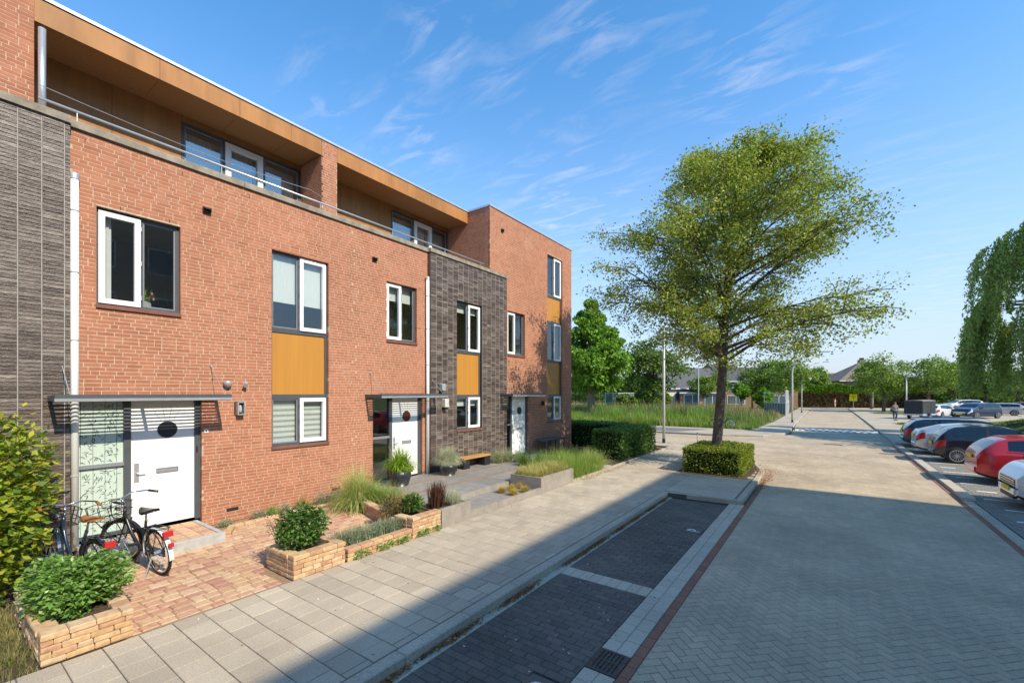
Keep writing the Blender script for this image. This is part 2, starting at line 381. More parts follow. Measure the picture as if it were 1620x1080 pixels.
def lay(parent, name, stuffname, blocks, m, h=.05, c=.004, nind=300, jz=.0015, key=None):
    """blocks: (cx, cy, L, W, angle, z). nearest nind become objects, rest one joined mesh"""
    key = key or (lambda b: math.hypot(b[0], b[1]))
    ok = sorted(blocks, key=key); ind = ok[:nind]; rest = ok[nind:]
    pl = wloc(parent) if parent else Vector((0, 0, 0))
    for (x, y, L, Wd, a, z) in ind:
        o = link_obj(name, unit_block(L, Wd, h, c, m, name), parent, (x-pl.x, y-pl.y, z-pl.z+rnd.uniform(-jz, jz)), a)
        o.rotation_euler[0] = rnd.uniform(-.006, .006)
    if rest:
        B = np.array(rest); n = len(B); ca, sa = np.cos(B[:, 4]), np.sin(B[:, 4]); hl, hw = B[:, 2]/2, B[:, 3]/2
        zz = B[:, 5]+np.array([rnd.uniform(-jz, jz) for _ in range(n)]); Vs = []
        for (dx, dy, cc, dz) in [(-1, -1, 0, -h), (1, -1, 0, -h), (1, 1, 0, -h), (-1, 1, 0, -h), (-1, -1, 0, -c), (1, -1, 0, -c), (1, 1, 0, -c), (-1, 1, 0, -c), (-1, -1, c, 0), (1, -1, c, 0), (1, 1, c, 0), (-1, 1, c, 0)]:
            lx = dx*(hl-cc); ly = dy*(hw-cc); Vs.append(np.stack([B[:, 0]+lx*ca-ly*sa, B[:, 1]+lx*sa+ly*ca, zz+dz], 1))
        V = np.stack(Vs, 1).reshape(-1, 3); f = []
        for k in range(4):
            q = (k+1) % 4; f += [[k, q, 4+q, 4+k], [4+k, 4+q, 8+q, 8+k]]
        f.append([8, 9, 10, 11]); F = (np.arange(n)[:, None, None]*12+np.array(f)[None]).reshape(-1, 4)
        o = np_mesh(stuffname, V, F, m, parent); o['kind'] = 'stuff'

# road ---------------------------------------------------------------
RZ = -.10
M_farroad = bpy.data.materials.new('far_road_brick'); M_farroad.use_nodes = True
def far_road():
    T = M_farroad.node_tree; L = T.links.new; b = T.nodes['Principled BSDF']; b.inputs['Roughness'].default_value = .93; b.inputs['Specular IOR Level'].default_value = .3
    geo = T.nodes.new('ShaderNodeNewGeometry'); mp = T.nodes.new('ShaderNodeMapping'); mp.inputs['Rotation'].default_value = (0, 0, R(45)); L(geo.outputs['Position'], mp.inputs[0])
    br = T.nodes.new('ShaderNodeTexBrick'); L(mp.outputs[0], br.inputs[0]); br.inputs['Scale'].default_value = 1; br.inputs['Brick Width'].default_value = .21; br.inputs['Row Height'].default_value = .105
    br.inputs['Mortar Size'].default_value = .004; br.inputs['Color1'].default_value = (.51, .395, .27, 1); br.inputs['Color2'].default_value = (.47, .365, .25, 1); br.inputs['Mortar'].default_value = (.30, .26, .21, 1)
    c = br.outputs[0]
    for sc, amt in ((.5, .22), (4, .15), (45, .15)):
        n = T.nodes.new('ShaderNodeTexNoise'); n.inputs['Scale'].default_value = sc; n.inputs['Detail'].default_value = 5; L(geo.outputs['Position'], n.inputs['Vector'])
        mr = T.nodes.new('ShaderNodeMapRange'); L(n.outputs[0], mr.inputs[0]); mr.inputs[1].default_value = .3; mr.inputs[2].default_value = .7; mr.inputs[3].default_value = 1-amt; mr.inputs[4].default_value = 1+amt*.5
        mx = T.nodes.new('ShaderNodeMixRGB'); mx.blend_type = 'MULTIPLY'; mx.inputs[0].default_value = 1; L(c, mx.inputs[1]); L(mr.outputs[0], mx.inputs[2]); c = mx.outputs[0]
    L(c, b.inputs['Base Color'])
far_road()
g = MB(); g.quad((-3.5, -20, RZ-.012), (3.0, -20, RZ-.012), (3.0, 14.6, RZ-.012), (-3.5, 14.6, RZ-.012)); road = structure('road', g, M_rjoint)
far_poly = [(-3.45, 14.6), (2.99, 14.6), (2.9, 18.2), (2.9, 44), (2.75, 96), (60, 99), (60, 106), (-60, 101), (-60, 94), (-2.3, 96), (-2.25, 46), (-2.0, 34), (-3.2, 31.2), (-6, 30.2), (-60, 30.6), (-60, 22), (-5, 22), (-3.45, 18.2)]
g = MB(); g.poly([(x, y, RZ-.004) for x, y in far_poly]); o = structure('far_road', g, M_farroad)
blocks = []; cuts_ = []
L0, W0 = .212, .106; a45 = R(45)
for i in range(-40, 240):
    for j in range(-160, 160):
        d = (i-j) % 4
        if d == 0: px, py, an = (i+1)*W0, (j+.5)*W0, a45
        elif d == 3: px, py, an = (i+.5)*W0, (j+1)*W0, a45+math.pi/2
        else: continue
        x, y = rot2(px, py, a45)
        if 1.2 < y < 14.6 and -1.66 < x < 2.82:
            if -1.54+.105 < x < 2.70-.105: blocks.append((x, y, L0-.007, W0-.007, an, RZ))
            else: cuts_.append((x, y, an))
lay(road, 'paving_brick', 'paving_bricks', blocks, M_road, .03, .004, 300, .001, key=lambda b: math.hypot(b[0]-.3, b[1]-5.2))
cm = MB()
for (x, y, an) in cuts_:
    hl, hw = (L0-.007)/2, (W0-.007)/2; P = [(x+a*math.cos(an)-b*math.sin(an), y+a*math.sin(an)+b*math.cos(an)) for a, b in ((-hl, -hw), (hl, -hw), (hl, hw), (-hl, hw))]
    for lim, sg in ((-1.538, 1), (2.70, -1)):
        Q = []
        for k in range(len(P)):
            a, b = P[k], P[(k+1) % len(P)]; ia, ib = (a[0]-lim)*sg >= 0, (b[0]-lim)*sg >= 0
            if ia: Q.append(a)
            if ia != ib: t_ = (lim-a[0])/(b[0]-a[0]); Q.append((lim, a[1]+(b[1]-a[1])*t_))
        P = Q
    if len(P) >= 3:
        i = len(cm.v); n = len(P); cm.v += [(p[0], p[1], RZ-.03) for p in P]+[(p[0], p[1], RZ) for p in P]; cm.f.append(tuple(range(i+n, i+2*n))); cm.f += [(i+k, i+(k+1) % n, i+n+(k+1) % n, i+n+k) for k in range(n)]
cm.build('cut_paving_bricks', M_road, road)['kind'] = 'stuff'
# red edge course, two grey block rows, parking bays, gutter
def row(x0, x1, y0, y1, L, j=.006):
    n = max(1, round((y1-y0)/L)); st = (y1-y0)/n
    return [((x0+x1)/2, y0+st*(k+.5), x1-x0-j, st-j, 0, RZ) for k in range(n)]
lay(road, 'red_edge_brick', 'red_edge_bricks', row(-1.655, -1.545, .5, 15.6, .21), M_redstrip, .03, .004, 80, .001)
gb = row(-1.99, -1.825, .5, 4.0, .21)+row(-1.99, -1.825, 4.42, 12.05, .21)+row(-1.825, -1.66, .4, 4.0, .28)+row(-1.825, -1.66, 4.42, 12.05, .28)+row(-3.45, -3.325, .5, 11.8, .27)
nb = 9
for k in range(nb): gb.append((-3.32+(k+.5)*1.325/nb, 6.01, 1.325/nb-.006, .29, 0, RZ))
lay(road, 'grey_edge_block', 'grey_edge_blocks', gb, M_light, .03, .004, 160, .001)
g = MB(); g.quad((-3.325, .0, RZ-.011), (-1.99, .0, RZ-.011), (-1.99, 12.0, RZ-.011), (-3.325, 12.0, RZ-.011)); bay = structure('parking_bay', g, M_bjoint)
bb = []
for (ya, yb) in ((.5, 5.86), (6.16, 11.72)):
    n = round((yb-ya)/.106); st = (yb-ya)/n
    for k in range(n):
        off = (k % 2)*.106; x = -3.32+off-.212
        while x < -1.995:
            xa, xb = max(x, -3.32), min(x+.212, -1.995)
            yc = ya+st*(k+.5)
            if xb-xa > .04 and not (-2.36 < (xa+xb)/2 < -2.02 and (3.28 < yc < 3.62 or 9.05 < yc < 9.4)): bb.append(((xa+xb)/2, yc, xb-xa-.005, st-.005, 0, RZ-.001))
            x += .212
lay(bay, 'dark_paving_brick', 'dark_paving_bricks', bb, M_bay, .03, .004, 300, .0015, key=lambda b: math.hypot(b[0]+2.3, b[1]-3.4))
# P tiles
M_mark = mat('worn_road_paint', (.62, .61, .55), .8, 25, .3, patch=((.2, .2, .19), 30, .56, .6))
for yc, xc in ((3.45, -2.19), (9.22, -2.19)):
    t = MB().cbox(xc-.165, xc+.165, yc-.165, yc+.165, RZ-.03, RZ+.001, .004).build('marking_tile', M_bay, bay)
    m = MB(); z = RZ+.004; r1, r2 = .085, .05; cx0, cy0 = xc+.01, yc+.02
    # letter P read from the roadway: stem along x, bowl towards +y
    m.poly([(cx0-.12, cy0-.09, z), (cx0+.12, cy0-.09, z), (cx0+.12, cy0-.055, z), (cx0-.12, cy0-.055, z)])
    pts = [(cx0-.035-r1*math.cos(t_), cy0-.055+1.35*r1*math.sin(t_)) for t_ in [math.pi*k/10 for k in range(11)]]
    pin = [(cx0-.035-r2*math.cos(t_), cy0-.055+1.2*r2*math.sin(t_)) for t_ in [math.pi*k/10 for k in range(11)]]
    for k in range(10): m.quad((*pts[k], z), (*pin[k], z), (*pin[k+1], z), (*pts[k+1], z))
    m.build('letter_p', M_mark, t)
# drain grate
M_iron = mat('rusty_cast_iron', (.12, .085, .07), .75, 25, .4, .001, 120, metal=.3)
dg = thing('drain_grate', 'cast iron slotted storm drain grate in grey edge blocks beside dark bay', 'drain', (-1.82, 4.21, RZ))
b = MB(); b.box(-2.0, -1.655, 4.01, 4.41, RZ-.03, RZ-.025); b.build('pit', M_black, dg)
b = MB()
for (a, c, d, e) in ((-1.995, -1.66, 4.015, 4.045), (-1.995, -1.66, 4.375, 4.405), (-1.995, -1.965, 4.045, 4.375), (-1.69, -1.66, 4.045, 4.375)): b.box(a, c, d, e, RZ-.024, RZ+.002)
b.box(-1.965, -1.69, 4.2, 4.22, RZ-.024, RZ+.002); b.build('frame', M_iron, dg)
for k in range(7):
    xa = -1.965+k*.275/6.5
    for ya in (4.046, 4.221): MB().box(xa, xa+.022, ya, ya+.153, RZ-.024, RZ+.001).build('bar', M_iron, dg)
# far side markings : speed humps
def hump(y0, y1, x0, x1, n):
    h = MB(); N = 8
    for k in range(N):
        ta, tb = k/N, (k+1)/N; za, zb = .09*math.sin(math.pi*ta)**.7 if ta > 0 else 0, (.09*math.sin(math.pi*tb)**.7 if tb < 1 else 0)
        h.quad((x0, y0+(y1-y0)*ta, RZ+za), (x1, y0+(y1-y0)*ta, RZ+za), (x1, y0+(y1-y0)*tb, RZ+zb), (x0, y0+(y1-y0)*tb, RZ+zb))
    o = structure('speed_hump', h, M_farroad); w = (x1-x0)/n
    for k in range(n):
        m = MB()
        for (pa, pb, o_) in ((.02, .2, 0), (.2, .38, .5)):
            xa = x0+w*(k+o_)
            za, zb = .09*math.sin(math.pi*pa)**.7+.006, .09*math.sin(math.pi*pb)**.7+.006
            m.quad((xa, y0+(y1-y0)*pa, RZ+za), (xa+w*.5, y0+(y1-y0)*pa, RZ+za), (xa+w*.5, y0+(y1-y0)*pb, RZ+zb), (xa, y0+(y1-y0)*pb, RZ+zb))
        m.build('white_marking', M_wm, o)
M_wm = mat('white_road_paint', (.78, .78, .75), .8, 20, .15)
hump(37.8, 41.4, -1.95, 2.75, 12); hump(82, 85.6, -2.1, 2.6, 12)

# pavements -------------------------------------------------------------
corner = [(-1.72, 15.4), (-1.78, 17.3), (-2.3, 19.3), (-3.4, 21.4), (-5.2, 23.2), (-8.2, 24.2), (-22, 24.5)]
pav_poly = [(-6.12, -6), (-3.46, -6), (-3.46, 11.86), (-1.72, 12.1)]+corner+[(-22, 22.2), (-6.4, 22.2), (-6.4, 14.5), (-6.12, 11.5)]
pv = prism(pav_poly, -.14, -.008); pave = structure('pavement', pv, M_joint)
tb = []
for j in range(-4, 82):
    y = j*.3+.15
    if y < -1 or y > 24.3: continue
    lo = -6.12 if y < 11.6 else (-6.4 if y < 22.2 else -21.9)
    if y < 11.75: hi = -3.625
    elif y < 15.0: hi = -3.62
    else:
        hi = -1.72
        for (xa, ya), (xb, yb) in zip(corner[:-1], corner[1:]):
            if ya <= y+.15 <= yb: hi = xa+(xb-xa)*(y+.15-ya)/(yb-ya)
        hi -= .17
    x = lo-.15*(j % 2)
    while x < hi:
        xa, xb = max(x, lo), min(x+.3, hi); xc = (xa+xb)/2
        skip = (-4.15 < xc < -2.0 and 15.0 < y < 18.4)
        if xb-xa > .04 and not skip: tb.append((xc, y, xb-xa-.009, .291, 0, 0.0))
        x += .3
lay(pave, 'paving_tile', 'paving_tiles', tb, M_tile, .02, .004, 300, .0022, key=lambda b: math.hypot(b[0]+4.5, b[1]-2))
# half tiles closing staggered rows at garden edge are the joint; small blocks on the bay end pavement
sb = []
for j in range(int((15.1-12.16)/.106)):
    for i in range(10):
        x0_ = -3.61+i*.212-(j % 2)*.106; y = 12.16+j*.106; xa, xb = max(x0_, -3.61), min(x0_+.212, -1.89)
        if xb-xa > .03 and y < 14.95: sb.append(((xa+xb)/2, y, xb-xa-.006, .100, 0, .0))
lay(pave, 'paving_block', 'paving_blocks', sb, M_light, .02, .004, 200, .001)
def kerbline(parent, pts, w, L, z=0.004, m=M_kerb, side=1):
    for (x0, y0), (x1, y1) in zip(pts[:-1], pts[1:]):
        d = math.hypot(x1-x0, y1-y0); n = max(1, round(d/L)); a = math.atan2(y1-y0, x1-x0); nx, ny = -math.sin(a)*side, math.cos(a)*side
        for k in range(n):
            t = (k+.5)/n; x = x0+(x1-x0)*t+nx*(w/2-.008); y = y0+(y1-y0)*t+ny*(w/2-.008)
            link_obj('kerb_stone', unit_block(d/n-.008, w, .15, .012, m, 'kerb_stone'), parent, (x, y, z+rnd.uniform(-.002, .002)), a)
kerbline(pave, [(-3.46, -1), (-3.46, 11.86)], .16, 1.0)
kerbline(pave, [(-3.62, 11.9), (-1.72, 12.0)], .13, .8)
kerbline(pave, [(-1.72, 12.05), (-1.72, 15.4)]+corner[1:], .15, .9)
# far left pavement + right side
fp = [(-2.2, 34.2), (-2.35, 46), (-2.4, 95.9), (-4.1, 95.9), (-4.0, 46), (-4.4, 35.3), (-60, 36.2), (-60, 30.8), (-6, 30.4), (-3.3, 31.4)]
far_pave = structure('far_pavement', prism(fp, -.14, 0), M_tile)
kerbline(far_pave, [(-60, 30.7), (-6, 30.3), (-3.3, 31.3), (-2.15, 34.2), (-2.3, 46), (-2.36, 70), (-2.4, 95.8)], .15, 2.2, .006)
M_lay = mat('layby_brick', (.17, .165, .16), .9, 12, .2)
g = MB(); g.quad((-15, 30.9, .003), (-8.4, 30.9, .003), (-7.0, 34.0, .003), (-15, 34.2, .003)); structure('layby', g, M_lay)
rp = [(2.88, 30.2), (7.5, 30.2), (7.8, 36), (9.5, 46), (12, 60), (22, 75), (40, 90), (40, 98.5), (2.75, 95.8), (2.9, 46)]
rpv = structure('right_pavement', prism(rp, -.14, -.01), M_tile)
kerbline(rpv, [(2.86, 30.2), (2.86, 95.7)], .15, 2, .0, side=-1)
# parking court on the right
M_court = mat('parking_court_brick', [(.24, .215, .18), (.27, .24, .20)], .92, 30, .2, big=.2)
g = MB(); g.quad((3.0, -20, RZ+.002), (14, -20, RZ+.002), (14, 31, RZ+.002), (3.0, 31, RZ+.002)); court = structure('parking_court', g, M_court)
cb = []
for j in range(int((31-8)/.21)):
    for i in range(24):
        x = 3.2+i*.21+.1*(j % 2); y = 8+j*.21+.1
        cb.append((x, y, .205, .203, 0, RZ+.012))
lay(court, 'court_block', 'court_blocks', cb, M_court, .02, .004, 0)
kb = thing('kerb_strip', 'long flat concrete kerb strip between roadway and right hand parking bays', 'kerb', (2.75, 5, RZ))
for k in range(17):
    y = 2.0+k*.8
    link_obj('kerb_stone', unit_block(.2, .79, .12, .012, M_kerb, 'kerb_stone'), kb, (.10, y+.4-5, .035))
for k in range(14): link_obj('kerb_stone', unit_block(.26, .98, .12, .012, M_light, 'kerb_stone'), kb, (.17, 15.9+k+.5-5, .075))
for k in range(30): link_obj('red_edge_brick', unit_block(.11, .985, .05, .006, M_redstrip, 'red_edge_brick'), kb, (-.035, .5+k-5, .006))
for k, y in enumerate((13.8, 16.25, 18.7, 21.1, 23.55, 26.0, 28.4)):
    m = MB().quad((3.25, y-.05, RZ+.018), (8.2, y-.05, RZ+.018), (8.2, y+.05, RZ+.018), (3.25, y+.05, RZ+.018)); m.build('bay_line', M_wm, court)
    MB().quad((3.35, y+1.15, RZ+.018), (3.75, y+1.15, RZ+.018), (3.75, y+1.27, RZ+.018), (3.35, y+1.27, RZ+.018)).build('bay_mark', M_wm, court)
# ------------------------------------------------------------------ houses
def brickwork(parent, o0, u, nrm_, s0, s1, z0, z1, opens, bm, mm, name, nind, L=.21, Hc=.0670, J=.0115, bond='wild', depth=.09, jit=.0008, t0=0, t1=0):
    """o0 point, u horizontal unit dir, nrm_ outward normal. opens: (sa, sb, za, zb). mortar slab + bricks."""
    u = Vector(u); nn = Vector(nrm_); o0 = Vector(o0)
    # mortar slab cells
    ss = sorted(set([s0, s1]+[v for a in opens for v in (a[0]-.006, a[1]+.006) if s0 < v < s1])); zs = sorted(set([z0, z1]+[v for a in opens for v in (a[2]-.006, a[3]+.006) if z0 < v < z1]))
    mb = MB()
    def cell(sa, sb, za, zb, d0, d1):
        P = [o0+u*s+nn*d for s, d in ((sa, d0), (sb, d0), (sb, d1), (sa, d1))]
        i = len(mb.v); mb.v += [(p.x, p.y, za) for p in P]+[(p.x, p.y, zb) for p in P]
        mb.f += [(i, i+3, i+2, i+1), (i+4, i+5, i+6, i+7)]+[(i+k, i+(k+1) % 4, i+4+(k+1) % 4, i+4+k) for k in range(4)]
    for za, zb in zip(zs[:-1], zs[1:]):
        run = None
        for sa, sb in zip(ss[:-1], ss[1:]):
            mid = ((sa+sb)/2, (za+zb)/2)
            hit = any(a[0]-.007 < mid[0] < a[1]+.007 and a[2]-.007 < mid[1] < a[3]+.007 for a in opens)
            if not hit: run = [sa, sb] if run is None else [run[0], sb]
            if hit and run: cell(run[0], run[1], za, zb, -.22, -.0022); run = None
        if run: cell(run[0], run[1], za, zb, -.22, -.0022)
    mb.build('wall', mm, parent)
    bl = []
    nrow = int((z1-z0)/Hc); Hc = (z1-z0)/nrow
    for r in range(nrow):
        za = z0+r*Hc; zc = za+Hc/2
        cuts = sorted([(a[0], a[1]) for a in opens if a[2]-.01 < zc < a[3]+.01])
        free = []; tg = ((r*7) % 5-2)*.052; e0 = s0+(tg+J)*t0; e1 = s1+tg*t1; c = e0
        for a, b in cuts:
            if a > c: free.append((c, a))
            c = max(c, b)
        if c < e1: free.append((c, e1))
        if bond == 'stack': s = s0; 
        else: s = e0-(0 if t0 else rnd.choice([0, .055, .11, .16, .19]))
        while s < e1:
            ln = L if (bond == 'stack' or rnd.random() < .80) else (L-J)/2
            for a, b in free:
                xa, xb = max(s, a), min(s+ln, b)
                if xb-xa > .025: bl.append((xa, xb, za, rnd.uniform(0, jit), abs(xb-xa-L) < 1e-4 and ln == L))
            s += ln+J
    hb = Hc-J if bond != 'stack' else Hc-.010
    if bond == 'stack':
        vs = MB(); s = s0
        while s < s1:
            s += L+J
            if s > s1-.05: break
            seg = sorted([(a[2], a[3]) for a in opens if a[0]-.03 < s-J/2 < a[1]+.03]); z_ = z0
            for a, b in seg+[(z1, z1)]:
                if a > z_+.05:
                    p = o0+u*(s-J*.85)+nn*.0005; q_ = o0+u*(s-J*.15)+nn*.0005; vs.quad((p.x, p.y, z_), (q_.x, q_.y, z_), (q_.x, q_.y, a), (p.x, p.y, a))
                z_ = b
        vs.build('vertical_joint', M_vmort, parent)['kind'] = 'stuff'
    camp = Vector((0, 0, CAMZ))
    def dist(b): p = o0+u*((b[0]+b[1])/2); return (Vector((p.x, p.y, b[2]))-camp).length
    cand = sorted([b for b in bl if b[4]], key=dist)[:nind]; ids = set(map(id, cand)); pl = wloc(parent)
    key = (name, L, Hc, bm.name, tuple(u))
    if key not in UNIT:
        q = MB(); e = .0015; i = 0
        def pt(s, z, d): p = u*s+nn*d; return (p.x, p.y, z)
        q.v = [pt(-L/2, 0, -depth), pt(L/2, 0, -depth), pt(L/2, hb, -depth), pt(-L/2, hb, -depth), pt(-L/2, 0, -e), pt(L/2, 0, -e), pt(L/2, hb, -e), pt(-L/2, hb, -e),
               pt(-L/2+e, e, 0), pt(L/2-e, e, 0), pt(L/2-e, hb-e, 0), pt(-L/2+e, hb-e, 0)]
        q.f = [f for k in range(4) for f in ((k, (k+1) % 4, 4+(k+1) % 4, 4+k), (4+k, 4+(k+1) % 4, 8+(k+1) % 4, 8+k))]+[(8, 9, 10, 11)]
        me = bpy.data.meshes.new(name); me.from_pydata(q.v, [], q.f); me.materials.append(bm); UNIT[key] = me
    me = UNIT[key]
    for b in cand:
        p = o0+u*((b[0]+b[1])/2)+nn*b[3]; link_obj(name, me, parent, (p.x-pl.x, p.y-pl.y, b[2]+J/2-pl.z))
    rest = [b for b in bl if id(b) not in ids]
    if rest:
        B = np.array([b[:4] for b in rest]); n = len(B); un = np.array(u); nv = np.array(nn); oo = np.array(o0)
        zz0 = B[:, 2]+J/2; V = []
        for s, z, d in ((B[:, 0], zz0, -depth), (B[:, 1], zz0, -depth), (B[:, 1], zz0+hb, -depth), (B[:, 0], zz0+hb, -depth), (B[:, 0], zz0, B[:, 3]), (B[:, 1], zz0, B[:, 3]), (B[:, 1], zz0+hb, B[:, 3]), (B[:, 0], zz0+hb, B[:, 3])):
            d = d if not isinstance(d, float) else np.full(n, d)
            P = oo[None]+s[:, None]*un[None]+d[:, None]*nv[None]; P[:, 2] = z; V.append(P)
        V = np.stack(V, 1).reshape(-1, 3)
        f = np.array([[0, 1, 5, 4], [1, 2, 6, 5], [2, 3, 7, 6], [3, 0, 4, 7], [4, 5, 6, 7]])
        F = (np.arange(n)[:, None, None]*8+f[None]).reshape(-1, 4)
        np_mesh(name+'s', V, F, bm, parent)['kind'] = 'stuff'
FX = -10.0
def wall_x(parent, y0, y1, z0, z1, opens, X=FX, **k):      # facade facing +X
    brickwork(parent, (X, 0, 0), (0, 1, 0), (1, 0, 0), y0, y1, z0, z1, opens, k.pop('bm', M_red), k.pop('mm', M_mortar), k.pop('name', 'brick'), k.pop('nind', 300), **k)
# generic window: fields list of (ya, yb, kind) kind: 'fixed' or 'sash'
def frame_rect(mb, xa, xb, ya, yb, za, zb, w):
    mb.box(xa, xb, ya, yb, za, za+w); mb.box(xa, xb, ya, yb, zb-w, zb); mb.box(xa, xb, ya, ya+w, za+w, zb-w); mb.box(xa, xb, yb-w, yb, za+w, zb-w)
def window(parent, X, ya, yb, za, zb, split, sash, sill=True, tint=None, fr=.055, label=None):
    """X facade plane; frame recessed. split: y of mullion; sash: 'left'/'right'/'both'/None"""
    f = MB(); frame_rect(f, X-.17, X-.085, ya, yb, za, zb, fr)
    f.box(X-.168, X-.083, split-.03, split+.03, za+fr, zb-fr); w = f.build('window', M_grey, parent)
    if label: w['label'] = label
    for side, a, b in (('left', ya+fr, split-.03), ('right', split+.03, yb-fr)):
        if sash == side or sash == 'both':
            m = MB(); frame_rect(m, X-.13, X-.055, a-.02, b+.02, za+fr-.02, zb-fr+.02, .085); s = m.build('sash', M_white, w)
            p = MB().quad((X-.10, a+.05, za+fr+.05), (X-.10, b-.05, za+fr+.05), (X-.10, b-.05, zb-fr-.05), (X-.10, a+.05, zb-fr-.05)).build('pane', tint or G_win, w)
            h = MB()
            for zz in (za+fr+.15, (za+zb)/2, zb-fr-.15): h.box(X-.06, X-.045, (b+.022) if side == 'left' else a-.034, (b+.034) if side == 'left' else a-.022, zz-.04, zz+.04)
            h.build('hinge', M_galv, w)
        else:
            m = MB(); frame_rect(m, X-.135, X-.10, a, b, za+fr, zb-fr, .022); m.build('glazing_bead', M_midgrey, w)
            MB().quad((X-.12, a+.02, za+fr+.02), (X-.12, b-.02, za+fr+.02), (X-.12, b-.02, zb-fr-.02), (X-.12, a+.02, zb-fr-.02)).build('pane', tint or G_win, w)
    if sill: MB().cbox(X-.085, X+.035, ya-.01, yb+.01, za-.065, za-.002, .006).build('sill', M_sill, w)
    return w
M_sill = mat('brown_tile_sill', (.20, .085, .06), .4, 8, .2, spec=.5)
def panel(parent, X, ya, yb, za, zb, ysp):
    f = MB(); frame_rect(f, X-.17, X-.09, ya, yb, za, zb, .05); w = f.build('panel_frame', M_grey, parent)
    MB().box(X-.15, X-.115, ya+.051, yb-.05, za+.051, zb-.051).build('wood_panel', M_ply3, w); return w
def room(parent, ya, yb, za, zb, d=2.6, X=FX):
    m = MB(); xa, xb = X-.225-d, X-.225; y0, y1, z0, z1 = ya-.5, yb+.6, za-.5, zb+.25
    m.quad((xa, y0, z0), (xa, y1, z0), (xa, y1, z1), (xa, y0, z1)); m.quad((xb, y0, z0), (xa, y0, z0), (xa, y0, z1), (xb, y0, z1)); m.quad((xb, y1, z0), (xa, y1, z0), (xa, y1, z1), (xb, y1, z1))
    m.quad((xb, y0, z0), (xb, y1, z0), (xa, y1, z0), (xa, y0, z0)); m.quad((xb, y0, z1), (xb, y1, z1), (xa, y1, z1), (xa, y0, z1))
    return m.build('interior', M_plast, parent)
def canopy(parent, ya, yb, X=FX, z=2.56, proj=.70):
    f = MB(); f.box(X+proj-.06, X+proj, ya, yb, z-.05, z+.06); f.box(X+.0, X+.05, ya, yb, z-.04, z+.05)
    for y in (ya, (ya+yb)/2-.02, yb-.04): f.box(X+.05, X+proj-.06, y, y+.04, z-.04, z+.045)
    c = f.build('canopy', M_grey, parent)
    MB().box(X+proj+.001, X+proj+.012, ya-.005, yb+.005, z-.045, z+.0).build('trim', M_alu, c)
    n = 8
    for k in range(n):
        x = X+.09+k*(proj-.20)/(n-1); m = MB(); i = 0
        m.v = [(x-.005, ya+.041, z-.022), (x+.004, ya+.041, z-.027), (x+.040, ya+.041, z+.024), (x+.031, ya+.041, z+.029)]; m.v += [(a, yb-.041, b) for a, _, b in m.v]
        m.f = [(0, 1, 5, 4), (1, 2, 6, 5), (2, 3, 7, 6), (3, 0, 4, 7), (0, 3, 2, 1), (4, 5, 6, 7)]; m.build('slat', M_grey, c)
    for y in (ya+.16, yb-.10):
        MB().tube([(X+.01, y, z+.62), (X+proj-.12, y+.02, z+.06)], .006, 6).tube([(X, y, z+.62), (X+.03, y, z+.62)], .02, 8).build('tie_rod', M_alu, c)
    return c
